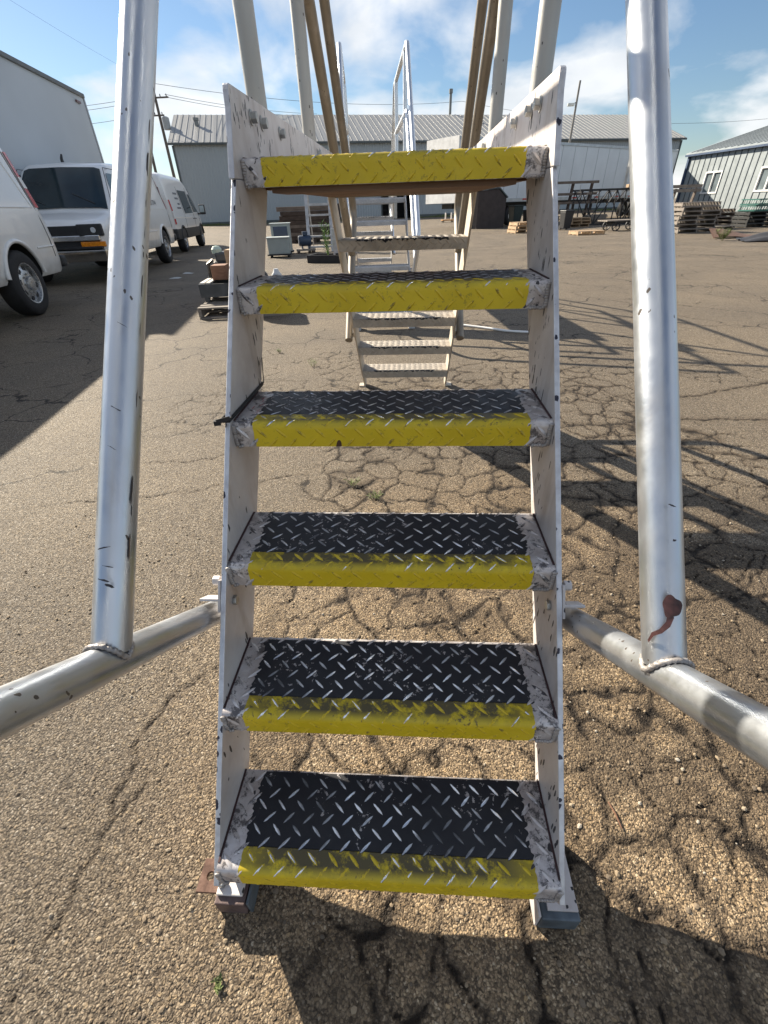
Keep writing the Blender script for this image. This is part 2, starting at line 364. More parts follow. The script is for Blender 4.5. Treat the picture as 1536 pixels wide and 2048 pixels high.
def copy_tree(o, parent=None, loc=None, rz=None, label=None):
    c = o.copy(); COL.objects.link(c)
    if parent is not None: c.parent = parent
    if loc is not None: c.location = loc
    if rz is not None: c.rotation_euler = (0, 0, rz)
    if label: c['label'] = label
    for ch in list(o.children): copy_tree(ch, c)
    return c
def arc(c, r, a0, a1, n):
    return [(c[0]+r*math.cos(a0+(a1-a0)*i/n), c[1]+r*math.sin(a0+(a1-a0)*i/n)) for i in range(n+1)]
def fillet(pts, rad, n=6):
    pts = [Vector(p) for p in pts]; out = [pts[0]]
    for i in range(1, len(pts)-1):
        a, b, c = pts[i-1], pts[i], pts[i+1]; d1 = (a-b).normalized(); d2 = (c-b).normalized(); ang = d1.angle(d2)
        if ang > PI-0.02: out.append(b); continue
        t = min(rad/math.tan(ang/2), (a-b).length*0.49, (c-b).length*0.49)
        p, q = b+d1*t, b+d2*t
        for k in range(n+1):
            u = k/n; out.append(p*(1-u)**2+b*2*u*(1-u)+q*u*u)
    out.append(pts[-1]); return out

# ================================================================== THE SETTING
def vnoise(x, y, sc, seed, octv=1):
    out = np.zeros_like(x); amp = 1.0; tot = 0
    for o in range(octv):
        X, Y = x*sc, y*sc; xi, yi = np.floor(X).astype(np.int64), np.floor(Y).astype(np.int64); fx, fy = X-xi, Y-yi; fx = fx*fx*(3-2*fx); fy = fy*fy*(3-2*fy)
        h = lambda a, b: ((np.sin((a*127.1+b*311.7+seed*17.3+o*5.1))*43758.5453) % 1.0)
        out += amp*((h(xi, yi)*(1-fx)+h(xi+1, yi)*fx)*(1-fy)+(h(xi, yi+1)*(1-fx)+h(xi+1, yi+1)*fx)*fy); tot += amp; amp *= 0.5; sc *= 2.03
    return out/tot
def vedge(x, y, cell, seed):             # distance to the nearest Voronoi edge (metres)
    X, Y = x/cell, y/cell; xi, yi = np.floor(X).astype(np.int64), np.floor(Y).astype(np.int64)
    h = lambda a, b, k: ((np.sin(a*12.9898+b*78.233+seed*3.7+k*37.719)*43758.5453) % 1.0)
    bd = np.full(x.shape, 1e9); bx = np.zeros_like(x); by = np.zeros_like(x)
    pts = []
    for i in (-1, 0, 1):
        for j in (-1, 0, 1):
            px = xi+i+h(xi+i, yi+j, 1); py = yi+j+h(xi+i, yi+j, 2); d = (px-X)**2+(py-Y)**2; m = d < bd; bd = np.where(m, d, bd); bx = np.where(m, px, bx); by = np.where(m, py, by); pts.append((px, py))
    e = np.full(x.shape, 1e9)
    for px, py in pts:
        dx, dy = px-bx, py-by; l = np.sqrt(dx*dx+dy*dy); ok = l > 1e-4; ll = np.where(ok, l, 1)
        dd = np.abs(((px+bx)/2-X)*dx/ll+((py+by)/2-Y)*dy/ll); e = np.where(ok & (dd < e), dd, e)
    return e*cell
sst = lambda a, b, v: (lambda t: t*t*(3-2*t))(np.clip((v-a)/(b-a), 0, 1))
def seg_dist(x, y, pl):
    d = np.full(x.shape, 1e9)
    for (ax, ay), (bx, by) in zip(pl[:-1], pl[1:]):
        vx, vy = bx-ax, by-ay; t = np.clip(((x-ax)*vx+(y-ay)*vy)/(vx*vx+vy*vy), 0, 1); d = np.minimum(d, np.hypot(x-ax-vx*t, y-ay-vy*t))
    return d
GX0, GX1, GY0, GY1 = -1.9, 3.2, -0.5, 4.9
def build_ground():
    xs = np.linspace(GX0, GX1, 700); v = np.linspace(0, 1, 640); ys = GY0+(GY1-GY0)*(0.62*v+0.38*v**2.4)
    X, Y = np.meshgrid(xs, ys)
    wx = X+(vnoise(X, Y, 4.5, 1, 3)-.5)*0.20+(vnoise(X, Y, 26, 2, 3)-.5)*0.034; wy = Y+(vnoise(X, Y, 4.5, 3, 3)-.5)*0.20+(vnoise(X, Y, 26, 4, 3)-.5)*0.034
    n1 = vnoise(X, Y, 2.2, 5, 4); n2 = vnoise(X, Y, 7.0, 6, 4); n3 = vnoise(X, Y, 40, 7, 3)
    ell = ((X-0.75)/1.15)**2+((Y-1.7)/2.2)**2
    zone = np.clip(1.25*sst(1.5, 0.25, ell)+(n1-0.5)*0.9, 0, 1); zone = np.where(X < -0.55, zone*(0.35+0.65*sst(-1.3, -0.55, X)), zone); zone = np.maximum(zone, 0.36*sst(1.8, 2.8, Y)*sst(0.42, 0.6, n1))
    zone = zone*(0.55+0.45*sst(0.15, 0.5, Y))
    e1 = vedge(wx, wy, 0.165, 1); e2 = vedge(wx, wy, 0.085, 2)
    w1 = (0.0032+0.0060*sst(0.42, 0.66, n2))*(0.65+0.7*n3); w2 = 0.0016+0.002*n3
    c1 = sst(0.10, 0.42, zone)*np.clip(1.25-e1/w1, 0, 1); c2 = sst(0.55, 0.80, zone)*sst(0.50, 0.62, n2)*np.clip(1.2-e2/w2, 0, 1)
    lines = [([(1.0, 3.36), (1.2, 3.32), (1.4, 3.26), (1.56, 2.95), (2.06, 3.08), (2.66, 3.33), (3.2, 3.5)], 0.010), ([(0.75, 2.62), (1.0, 2.59), (1.33, 2.6), (1.72, 2.67), (2.23, 2.64), (3.1, 2.7)], 0.013),
             ([(1.2, 3.32), (1.33, 2.95), (1.28, 2.6), (1.22, 2.2)], 0.006), ([(-0.50, 0.85), (-0.62, 0.70), (-0.66, 0.60), (-0.66, 0.51), (-0.64, 0.37), (-0.63, 0.32), (-0.63, 0.23), (-0.66, 0.05)], 0.004), ([(-0.64, 0.37), (-0.62, 0.39), (-0.615, 0.43), (-0.60, 0.50)], 0.003),
             ([(-0.01, 0.29), (-0.01, 0.23), (0.02, 0.16), (0.04, 0.08), (0.02, -0.1)], 0.0035), ([(0.45, 0.22), (0.47, 0.17), (0.48, 0.1), (0.46, -0.05)], 0.005), ([(-1.9, 1.63), (-1.35, 1.74), (-0.86, 1.86), (-0.5, 1.98)], 0.0035), ([(-1.75, 2.95), (-1.5, 3.15), (-1.25, 3.45), (-0.8, 3.5)], 0.004), ([(-0.75, 2.38), (-1.15, 2.12), (-1.45, 2.10)], 0.0035),
             ([(1.9, 4.6), (2.4, 4.2), (3.2, 3.95)], 0.004)]
    jx, jy = X+(vnoise(X, Y, 14, 8, 4)-.5)*0.075, Y+(vnoise(X, Y, 14, 9, 4)-.5)*0.075
    c3 = np.zeros_like(X); halo = np.zeros_like(X)
    for pl, w_ in lines:
        d = seg_dist(jx, jy, pl); c3 = np.maximum(c3, np.clip(1.3-d/(w_*(0.35+0.9*n2)), 0, 1)); halo = np.maximum(halo, np.clip(1-d/(w_*5), 0, 1))
    crack = np.maximum(np.maximum(c1, c2), c3)
    # dirt washed into and around the cracks, and the soil stain right of the stair
    h1 = sst(0.2, 0.6, zone)*sst(0.0, 0.75, np.clip(1-e1/(0.012+0.034*sst(0.40, 0.66, n2)), 0, 1))
    rightness = sst(0.25, 0.75, X)*sst(2.6, 1.0, Y)
    isl = sst(0.012, 0.034, e1+0.012*(n3-0.5))*sst(0.52, 0.62, vnoise(X, Y, 3.4, 12, 3))
    soil = np.clip(sst(0.28, 0.60, X)*sst(2.3, 1.2, Y)*sst(-0.35, 0.05, Y)*(0.75+0.9*n1)*(1-0.92*isl), 0, 0.95)
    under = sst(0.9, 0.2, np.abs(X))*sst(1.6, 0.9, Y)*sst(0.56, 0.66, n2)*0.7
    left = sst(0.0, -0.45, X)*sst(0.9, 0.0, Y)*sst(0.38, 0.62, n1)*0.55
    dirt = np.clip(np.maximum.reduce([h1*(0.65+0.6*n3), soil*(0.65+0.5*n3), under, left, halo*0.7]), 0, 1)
    edge = np.minimum.reduce([sst(GX0, GX0+0.4, X), sst(GX1, GX1-0.4, X), sst(GY1, GY1-0.7, Y), np.ones_like(X)])
    crack *= edge*(0.55+0.45*sst(0.35, 0.6, n3)); dirt *= edge
    tan = sst(1.25, 0.1, ((X-0.35)/1.05)**2+((Y-0.8)/1.4)**2)*(0.45+0.7*n2)*edge
    Z = -0.0060*crack-0.0008*dirt+edge*((n2-0.5)*0.0025+(vnoise(X, Y, 60, 11, 2)-0.5)*0.0016)
    ny, nx = X.shape; idx = np.arange(nx*ny).reshape(ny, nx)
    co = np.stack([X.ravel(), Y.ravel(), Z.ravel()], 1); quads = np.stack([idx[:-1, :-1].ravel(), idx[:-1, 1:].ravel(), idx[1:, 1:].ravel(), idx[1:, :-1].ravel()], 1)
    # coarse sheet around the fine patch, out to the horizon
    gx = [-500, -60, -15, GX0, GX1, 15, 60, 500]; gy = [-80, -15, GY0, GY1, 15, 60, 200, 900]; base = len(co); ex = [(x, y, 0.0) for y in gy for x in gx]; eq = []
    for j in range(len(gy)-1):
        for i in range(len(gx)-1):
            if gx[i] == GX0 and gy[j] == GY0: continue
            a = base+j*len(gx)+i; eq.append((a, a+1, a+len(gx)+1, a+len(gx)))
    co = np.concatenate([co, np.array(ex)]); quads = np.concatenate([quads, np.array(eq)])
    me = bpy.data.meshes.new('ground'); nq = len(quads)
    me.vertices.add(len(co)); me.vertices.foreach_set('co', co.ravel().astype(np.float32)); me.loops.add(nq*4); me.loops.foreach_set('vertex_index', quads.ravel().astype(np.int32)); me.polygons.add(nq)
    me.polygons.foreach_set('loop_start', np.arange(0, nq*4, 4, dtype=np.int32)); me.update(calc_edges=True); me.polygons.foreach_set('use_smooth', np.ones(nq, dtype=bool))
    for nm, arr in (('crack', crack), ('dirt', dirt), ('tan', tan), ('fine', edge)):
        at = me.attributes.new(nm, 'FLOAT', 'POINT'); at.data.foreach_set('value', np.concatenate([arr.ravel(), np.zeros(len(ex))]).astype(np.float32))
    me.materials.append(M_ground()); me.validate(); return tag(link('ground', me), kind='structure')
build_ground()
# ================================================================== CROSSOVER STAIRS
Y1, Z1, RISE, RUN, TD, TF = 0.2557, 0.1838, 0.2082, 0.1686, 0.179, 0.0484
RUNF, XR, RP = 0.183, 0.345, 0.0235
RN, RB, PT = 0.012, 0.006, 0.005
LT = TD-RB-RN
S_END = LT+RN*PI/2+(TF-RN); S_BEG = -(RB*PI/2+(TF-RB)); S_YEL = TD-RB-0.041
def tp(s, off=0.0):                       # arc length along the bent tread plate -> (y, z)
    if s < 0:
        a = -s/RB
        if a < PI/2: return TD-RB+(RB+off)*math.sin(a), -RB+(RB+off)*math.cos(a)
        return TD+off, -RB-(-s-RB*PI/2)
    if s <= LT: return TD-RB-s, off
    if s <= LT+RN*PI/2:
        a = (s-LT)/RN; return RN-(RN+off)*math.sin(a), -RN+(RN+off)*math.cos(a)
    return -off, -RN-(s-LT-RN*PI/2)
TAPE = 0.26
def tread_mesh(lip=True, mat=None):
    ss = [S_BEG, S_BEG/2-RB*PI/4]+[-RB*PI/2*(1-i/4) for i in range(5)]+[LT*i/4 for i in range(1, 5)]+[LT+RN*PI/2*i/8 for i in range(1, 9)]+[(LT+RN*PI/2+S_END)/2, S_END]
    if not lip: ss = [q for q in ss if q >= -1e-6]
    poly = [tp(s) for s in ss]+[tp(s, -PT) for s in reversed(ss)]
    m = MB().prism(poly, -0.2995, 0.2995); return m.mesh('tread', mat or TREAD, smooth=40)
def lug_mesh(name, pick, mats, seed, lip=True):
    r = random.Random(seed); vs = []; fs = []; hh = []; mi = []
    Ln, Wd, H = 0.0350, 0.0086, 0.0022
    shp = [(-0.5, 0, 0), (-0.25, 0.42, 0), (0, 0.5, 0), (0.25, 0.42, 0), (0.5, 0, 0), (0.25, -0.42, 0), (0, -0.5, 0), (-0.25, -0.42, 0), (-0.27, 0, 0.8), (0, 0, 1), (0.27, 0, 0.8)]
    tri = [(0, 8, 1), (1, 8, 9, 2), (2, 9, 10, 3), (3, 10, 4), (4, 10, 5), (5, 10, 9, 6), (6, 9, 8, 7), (7, 8, 0)]
    j = 0; s = S_BEG+0.012 if lip else 0.012
    while s < S_END-0.006:
        i = -9
        while i < 10:
            x = i*0.0375+(j % 2)*0.01875; i += 1
            if abs(x) > 0.288: continue
            mat = 2 if abs(x) > TAPE-0.004 or s < 0.002 else (1 if s > S_YEL else 0)
            if mat not in pick: continue
            an = PI/4*(1 if j % 2 else -1)+r.uniform(-0.04, 0.04); ca, sa = math.cos(an), math.sin(an); o = len(vs)
            for (a, b, c) in shp:
                lx, ly = a*Ln, b*Wd
                xx = x+lx*ca-ly*sa; sv = s+lx*sa+ly*ca
                sv = min(max(sv, S_BEG+0.001), S_END-0.001); y, z = tp(sv, c*H+0.0003)
                vs.append((xx, y, z)); hh.append(c)
            fs += [tuple(q+o for q in t) for t in tri]; mi += [pick.index(mat)]*len(tri)
        s += 0.0207; j += 1
    me = bpy.data.meshes.new(name); me.from_pydata(vs, [], fs)
    for m in mats: me.materials.append(m)
    me.polygons.foreach_set('material_index', mi)
    at = me.attributes.new('height', 'FLOAT', 'POINT'); at.data.foreach_set('value', hh)
    me.polygons.foreach_set('use_smooth', [True]*len(fs)); me.set_sharp_from_angle(angle=math.radians(50)); me.update(); return me
def tape_mesh(name, s0, s1, mat, seed, jag=0.004, half=TAPE, ragged_s0=0.0):
    r = np.random.default_rng(seed); ns = max(8, int((s1-s0)/0.004)); nx = 40
    def jit(): 
        a = np.cumsum(r.normal(0, 1, ns+1)); a = (a-a.mean())/(abs(a).max()+1e-6); return a*jag*0.7+r.normal(0, jag*0.3, ns+1)
    jl, jr = jit(), jit(); js = r.normal(0, 1, nx+1)*ragged_s0
    vs = []; fs = []
    for i in range(ns+1):
        for k in range(nx+1):
            x0, x1 = -half+jl[i], half+jr[i]; x = x0+(x1-x0)*k/nx
            s = s0+(s1-s0)*i/ns
            if i == 0: s += js[k]
            y, z = tp(s, 0.0009); vs.append((x, y, z))
    for i in range(ns):
        for k in range(nx): a = i*(nx+1)+k; fs.append((a, a+1, a+nx+2, a+nx+1))
    me = bpy.data.meshes.new(name); me.from_pydata(vs, [], fs); me.materials.append(mat)
    me.polygons.foreach_set('use_smooth', [True]*len(fs)); me.update(); return me
def blob(m, c, r, n=7):
    prof = [(-r[2]*math.cos(PI*i/n), max(1e-4, math.sin(PI*i/n))) for i in range(n+1)]
    vs0 = len(m.v); m.lathe([(h, q) for h, q in prof], 9, 'z', (0, 0, 0))
    for i in range(vs0, len(m.v)):
        x, y, z = m.v[i]; m.v[i] = (c[0]+x*r[0], c[1]+y*r[1], c[2]+z)
def weld_mesh(seed, sides):
    r = random.Random(seed); m = MB()
    for sx in sides:
        for i in range(9):
            blob(m, (sx*(0.2965+r.uniform(-.001, .001)), -0.0015, -0.006-0.0046*i), (0.0048+r.uniform(-.001, .0012), 0.0026, 0.0034))
        for i in range(6):
            if sx > 0 or i < 2: blob(m, (sx*(0.292-0.0048*i), -0.001, -TF+0.001+r.uniform(-.001, .001)), (0.0036, 0.0036, 0.0036))
    return m.mesh('weld_bead', WELD, smooth=60)
ME_TREAD = tread_mesh(); ME_TREAD1 = tread_mesh(False); ME_TREAD_D = tread_mesh(True, DUSTY); ME_TREAD_P = tread_mesh(True, PLAIN)
ME_LUG_B = lug_mesh('black_lugs', [0], [BL], 1); ME_LUG_Y = lug_mesh('yellow_lugs', [1], [YL], 2); ME_LUG_E = lug_mesh('end_lugs', [2], [TREAD], 3)
ME_LUG_D = lug_mesh('dusty_lugs', [0, 1, 2], [DUSTY]*3, 6)
ME_LUG_E1 = lug_mesh('end_lugs', [2], [TREAD], 3, False)
ME_LUG_ALL = lug_mesh('plain_lugs', [0, 1, 2], [PLAIN]*3, 4)
ME_WELD = [weld_mesh(5, (-1,)), weld_mesh(6, (1,))]

JG = simple('dark_joint_grime', (0.055, 0.028, 0.028), 0.8, 0, 0.5, 40)
ME_JOINT = [MB().bar((sx*0.2978, 0.014, 0.0006), (sx*0.2978, TD-0.006, 0.0006), 0.0036, 0.0022).mesh('joint_grime', JG) for sx in (-1, 1)]
def make_tread(root, y, z, flip, seed, full=True, lip=True, dusty=False):
    t = link('tread', ME_TREAD_D if dusty else (ME_TREAD_P if not full else (ME_TREAD if lip else ME_TREAD1)), root, loc=(0, y, z), rz=PI if flip else 0.0)
    if full:
        for me_ in ME_JOINT: link('joint_grime', me_, t)
        link('black_grip_tape', tape_mesh('black_grip_tape', 0.003, S_YEL+0.001, BT, seed, 0.006), t)
        link('yellow_nosing_tape', tape_mesh('yellow_nosing_tape', S_YEL, S_END-0.0005, YT, seed+50, 0.002), t)
        for n, me in (('grip_lugs', ME_LUG_B), ('nosing_lugs', ME_LUG_Y), ('end_lugs', ME_LUG_E if lip else ME_LUG_E1)): tag(link(n, me, t), kind='stuff')
        [link('weld_bead', me_, t) for me_ in ME_WELD]
    else:
        link('black_grip_tape', tape_mesh('black_grip_tape', -0.009, 0.012, BT, seed, 0.02, 0.22, 0.005), t)
        tag(link('grip_lugs', ME_LUG_D if dusty else ME_LUG_ALL, t), kind='stuff')
    return t
yF = lambda z: 0.2500+(z-0.168)*0.783
yB = lambda z: 0.4640+(z-0.189)*0.815  # stringer back edge, extended behind the treads to block sun slivers on them
def sided(m, first, mi=1):                # put the edge faces of a freshly added prism in another slot
    for i in range(first+2, len(m.mi)): m.mi[i] = mi
    return m
def crossover(root, n, plen, m, full):
    zp = Z1+n*RISE; yp = Y1+n*RUN; ye = yp+plen; zt = zp-0.036
    sl = RISE/RUNF
    yN = lambda z: ye+RUNF-TD+TD-TD+(zp-RISE-z)/sl       # line through the back edges of the far treads
    yO = lambda z: yN(z)+TD+0.006
    for sx in (-1, 1):
        xa, xb = sorted((sx*0.300, sx*0.310))
        poly = [(0.247, 0.142), (0.292, 0.056), (0.372, 0.056), (yB(0.12), 0.12), (yB(zt), zt), (yF(zt), zt)]
        sided(MB().prism(poly, xa, xb), 0).build('stringer', [m['plate'], m['edge']], root, bevel=0.0015)
        poly = [(yN(zt)-0.004, zt), (yO(zt), zt), (yO(0.10), 0.10), (yO(0.10)+0.02, 0.012), (yO(0.10)-0.06, 0.012), (yN(0.17)-0.004, 0.17)]
        sided(MB().prism(poly, xa, xb), 0).build('stringer', [m['far'], m['far']], root, bevel=0.0015)
        tb = [(yF(zt)-0.006, zt+0.001), (yp-0.004, zp+0.075)]+[(yp+0.012+0.012*math.cos(a), zp+0.098+0.012*math.sin(a)) for a in (PI*0.95, PI*0.75, PI*0.55)]+[(ye+0.03, zp+0.110), (ye+0.05, zp+0.09), (yO(zt)+0.01, zt+0.001)]
        xa2, xb2 = sorted((sx*0.3005, sx*0.3125))
        sided(MB().prism(tb, xa2, xb2), 0).build('toe_board', [m['plate'], m['edge']], root, bevel=0.002)
        if full:
            for yy, zz in ((1.222, 1.300), (1.302, 1.300), (1.473, 1.300), (2.032, 1.303)):
                b = MB(); hexa = [(yy+0.0105*math.cos(PI/3*k+0.3), zz+0.0105*math.sin(PI/3*k+0.3)) for k in range(6)]
                xs = sorted((sx*0.3005, sx*0.2865)); b.prism(hexa, *xs); b.lathe([(sx*0.3003, 0.0001), (sx*0.3003, 0.014), (sx*0.2978, 0.014), (sx*0.2978, 0.0001)], 14, 'x', (0, yy, zz))
                b.build('bolt', BOLT, root, bevel=0.001)
        x = sx*XR
        zM = lambda y: 0.683+(y-0.333)*1.25
        zm, zr = zp+0.555, zp+1.075
        p0, pj = (0.615, 0.463), (0.333, 0.668)
        ym = 0.333+(zm-0.683)/1.25; yt = 0.333+(zr-1.203)/1.25
        a0 = (x, p0[0], p0[1]); a1 = (x, 0.062, 0.865)
        split = yp+plen*0.62
        near = fillet([a0, a1, (x, yt, zr), (x, split, zr)], 0.10, 8)
        MB().tube(near, RP, 24).build('handrail', m['rail'], root, smooth=40)
        MB().tube(fillet([(x, pj[0]+0.012, pj[1]+0.008), (x, ym, zm), (x, split, zm)], 0.08, 6), RP, 24).build('mid_rail', m['rail'], root, smooth=40)
        w_ = MB(); wp_ = []; wr_ = []
        d = Vector((0, 0.169, 0.208)).normalized(); e1 = Vector((1, 0, 0)); e2 = d.cross(e1)
        for k in range(73):
            th = 2*PI*k/72; nz_ = 0.5*math.sin(k*1.9)+0.3*math.sin(k*3.7+1)+0.2*math.sin(k*0.7)
            wp_.append(Vector((x, pj[0], pj[1]))+d*(RP*math.sqrt(1.0-0.93*math.cos(th)**2)+0.0015+0.0007*nz_)+(e1*math.cos(th)+e2*math.sin(th))*(RP+0.0012)); wr_.append(0.0036+0.0008*math.sin(k*2.2)+0.0005*nz_)
        w_.tube(wp_, wr_, 8, False)
        w_.build('weld_bead', WELD, root, smooth=60)
        # clamp bracket where the post meets the stringer
        br = MB(); br.box((sx*0.332, 0.572, 0.537), (0.036, 0.036, 0.005), rx=-0.60); br.box((sx*0.3130, 0.580, 0.540), (0.005, 0.045, 0.060), rx=-0.60)
        br.lathe([(sx*0.317, 0.0001), (sx*0.317, 0.0095), (sx*0.330, 0.0095), (sx*0.331, 0.0001)], 6, 'x', (0, 0.590, 0.566)); br.build('bracket', m['plate'], root, bevel=0.001)
        if full:
            for (yy, zz) in ((0.585, 0.52), (0.66, 0.555)):
                MB().lathe([(sx*0.300, 0.0001), (sx*0.300, 0.010), (sx*0.2935, 0.010), (sx*0.2925, 0.007), (sx*0.2925, 0.0001)], 6, 'x', (0, yy, zz)).build('bolt', BOLT, root, bevel=0.001)
        # far side
        yft = ye+0.054; yfm = ye+0.005
        q0 = Vector((x, ye+0.50, 0.50+zp-1.2247-(n-5)*RISE)); dpp = Vector((0, 0.73, 0.683))
        # far rails: top line slope -1.06 from (yft, zr), mid slope -0.95 from (yfm, zm)
        def meet(y0, z0, k):
            t = (z0+k*(q0.y-y0)-q0.z)/(0.683-k*0.73); return q0+dpp*t
        # the far stair is n rises tall too: its post sits near the second tread
        q0.y = yN(0.50)+0.03; q0.z = 0.50-0.02
        t1 = meet(yft, zr, -1.06); t2 = meet(yfm, zm, -0.98)
        MB().tube(fillet([(x, split, zr), (x, yft, zr), t1, q0-dpp*0.03], 0.10, 8), RP, 20).build('handrail', m['farrail'], root, smooth=40)
        MB().tube(fillet([(x, split, zm), (x, yfm, zm), t2], 0.08, 6), RP, 20).build('mid_rail', m['farrail'], root, smooth=40)
        MB().box((sx*0.316, q0.y+0.03, q0.z+0.02), (0.012, 0.05, 0.05), rx=0.8).build('bracket', m['far'], root, bevel=0.001)
        for yy in (yp+0.36, ye-0.235):
            MB().tube([(x, yy, zp-0.028), (x, yy, zr-0.01)], RP, 22).build('rail_post', m['post'], root, smooth=40)
            MB().box((sx*0.3165, yy, zp+0.03), (0.007, 0.045, 0.10)).build('post_plate', m['plate'], root, bevel=0.001)
        # feet
        if full and sx < 0:
            f = MB().prism([(-0.331, 0.0), (-0.275, 0.0), (-0.270, 0.028), (-0.272, 0.052), (-0.331, 0.052)], 0.243, 0.40, 'xz'); f.build('foot_block', simple('dirty_steel_block', (0.12, 0.085, 0.08), 0.55, 0.3, 0.5, 20, 0.3, 90), root, bevel=0.002)
            MB().box((-0.2665, 0.32, 0.028), (0.0055, 0.15, 0.05)).build('foot_side_plate', simple('blue_grey_steel', (0.115, 0.14, 0.16), 0.55, 0.4, 0.45, 22), root, bevel=0.001)
            fp = MB(); hole = [(-0.353+0.0075*math.cos(PI/8*k), 0.285+0.0075*math.sin(PI/8*k)) for k in range(16)]
            out = [(-0.379, 0.255), (-0.332, 0.255), (-0.332, 0.318), (-0.379, 0.318)]
            ring = [(-0.351+0.0225*max(-1, min(1, 1.42*math.cos(PI/8*k))), 0.2865+0.027*max(-1, min(1, 1.42*math.sin(PI/8*k)))) for k in range(16)]
            vs = [(a, b, z) for z in (0.044, 0.052) for a, b in ring]+[(a, b, z) for z in (0.044, 0.052) for a, b in hole]; fs = []
            for k in range(16):
                k2 = (k+1) % 16; fs += [(16+k, 16+k2, 48+k2, 48+k), (k, k2, 32+k2, 32+k), (k, k2, 16+k2, 16+k), (32+k, 32+k2, 48+k2, 48+k)]
            fp.add(vs, fs); fp.build('foot_plate', M_rust(), root, bevel=0.0008)
            MB().box((-0.3035, 0.305, 0.0565), (0.052, 0.10, 0.007)).build('foot_plate', m['plate'], root, bevel=0.002)
            MB().lathe([(0.060, 0.0001), (0.060, 0.0085), (0.072, 0.0085), (0.073, 0.006), (0.073, 0.0001)], 6, 'z', (-0.322, 0.272, 0.0)).build('bolt', BOLT, root, bevel=0.001)
        elif full:
            MB().box((0.3215, 0.325, 0.026), (0.071, 0.155, 0.052)).build('foot_block', simple('blue_grey_steel', (0.115, 0.14, 0.16), 0.55, 0.4, 0.45, 22), root, bevel=0.003)
            MB().box((0.327, 0.318, 0.055), (0.056, 0.115, 0.006)).build('foot_plate', m['plate'], root, bevel=0.001)
            MB().box((0.2825, 0.325, 0.030), (0.005, 0.15, 0.056)).build('foot_side_plate', m['plate'], root, bevel=0.001)
        else:
            MB().box((sx*0.305, 0.325, 0.028), (0.07, 0.12, 0.054)).build('foot_block', m['plate'], root, bevel=0.002)
        yf = yO(0.10)-0.02
        fa = MB().box((sx*0.328, yf, 0.006), (0.05, 0.07, 0.010)); fa.box((sx*0.3135, yf, 0.036), (0.006, 0.07, 0.05)); fa.build('foot_plate', m['far'], root, bevel=0.001)
    for k in range(n+1):
        make_tread(root, Y1+k*RUN, Z1+k*RISE, False, 100+k+n*20, full, not (full and k == 0))
    for k in range(n+1):
        make_tread(root, ye+k*RUNF, zp-k*RISE, True, 300+k+n*20, False, True, full)
    MB().box((0, (yp+TD+ye-TD)/2, zp-0.004), (0.598, ye-yp-2*TD-0.002, 0.006)).build('platform_deck', m['plate'], root)
    MB().box((0, (yp+ye)/2, zp-0.030), (0.596, ye-yp-0.30, 0.036)).build('deck_board', M_wood('brown_plywood', (0.17, 0.095, 0.055), (0.30, 0.185, 0.12)), root)
    MB().box((0, yp+0.085, zp-0.053), (0.50, 0.135, 0.010)).build('deck_board', M_wood('brown_plywood', (0.17, 0.095, 0.055), (0.30, 0.185, 0.12)), root)

stair = thing('crossover_stair', 'near aluminium crossover stair with yellow nosing tape filling the foreground', 'stairs')
crossover(stair, 5, 1.287, dict(plate=PAINT, edge=EDGE, far=simple('dusty_cream_paint', (0.55, 0.49, 0.41), 0.55, 0.1, 0.25, 9, 0.2, 80), rail=PIPE, farrail=PIPE_TAN, post=M_pipe('painted_grey_pipe', (0.44, 0.44, 0.42), 0.45, (0.06, 0.055, 0.05), 0.45, 0.35)), True)
# paint drip on the right mid rail (a real flake of dried paint lying on the pipe)
def on_rail(x, t, th, r):
    d = Vector((0, 0.561, 0.701)).normalized(); e1 = Vector((1, 0, 0)); e2 = e1.cross(d)
    c = Vector((x, 0.333, 0.683))+d*t
    return c+(e1*math.cos(th)+e2*math.sin(th))*r
def flake(x, pts, mat, name, r=RP+0.0004):
    m = MB(); m.add([on_rail(x, t, a, r) for (t, a) in pts], [tuple(range(len(pts)))]); return m.build(name, mat, stair)
DRIP = simple('dried_brown_paint', (0.050, 0.019, 0.019), 0.5, 0, 0.5, 120)
def drip(x, t0, a0, length):
    m = MB(); vs = []
    n = 40
    path = [(t0+0.0125*math.cos(2*PI*k/n)*(1+0.10*math.sin(6*PI*k/n)+0.06*math.sin(10*PI*k/n+1)), a0+0.40*math.sin(2*PI*k/n)*(1+0.10*math.sin(6*PI*k/n)+0.06*math.sin(10*PI*k/n+1))) for k in range(n)]
    m.add([on_rail(x, t, a, RP+0.0005) for t, a in path]+[on_rail(x, t0, a0, RP+0.0007)], [(k, (k+1) % n, n) for k in range(n)])
    line = [(t0-0.008, a0+0.05), (t0-0.020, a0+0.18), (t0-0.029, a0+0.50), (t0-0.034, a0+0.90), (t0-0.044, a0+1.25)]
    wd = [0.0075, 0.005, 0.0038, 0.0034, 0.0026]
    vs = [on_rail(x, t+s*w_*0.55, a+s*w_*16, RP+0.0006) for (t, a), w_ in zip(line, wd) for s in (-1, 1)]
    m.add(vs, [(2*k, 2*k+1, 2*k+3, 2*k+2) for k in range(len(line)-1)])
    return m.build('paint_drip', DRIP, stair, smooth=60)
drip(XR, 0.075, 1.95, 0.1)
DARKCHIP = simple('dark_scuff', (0.045, 0.04, 0.045), 0.6, 0, 0.4, 60); RUSTCHIP = simple('brown_flaked_paint', (0.16, 0.11, 0.085), 0.7, 0, 0.4, 90, 0.4, 200)
rr = random.Random(11)
def chip(x, t, a, ln, wd, mat, skew=0.0):
    n = 11; p = []
    for i in range(n):
        q = 2*PI*i/n; k = rr.uniform(0.55, 1.1); p.append((t+ln*0.5*k*math.cos(q), a+wd*k*math.sin(q)+skew*math.cos(q)))
    flake(x, p, mat, 'paint_chip')
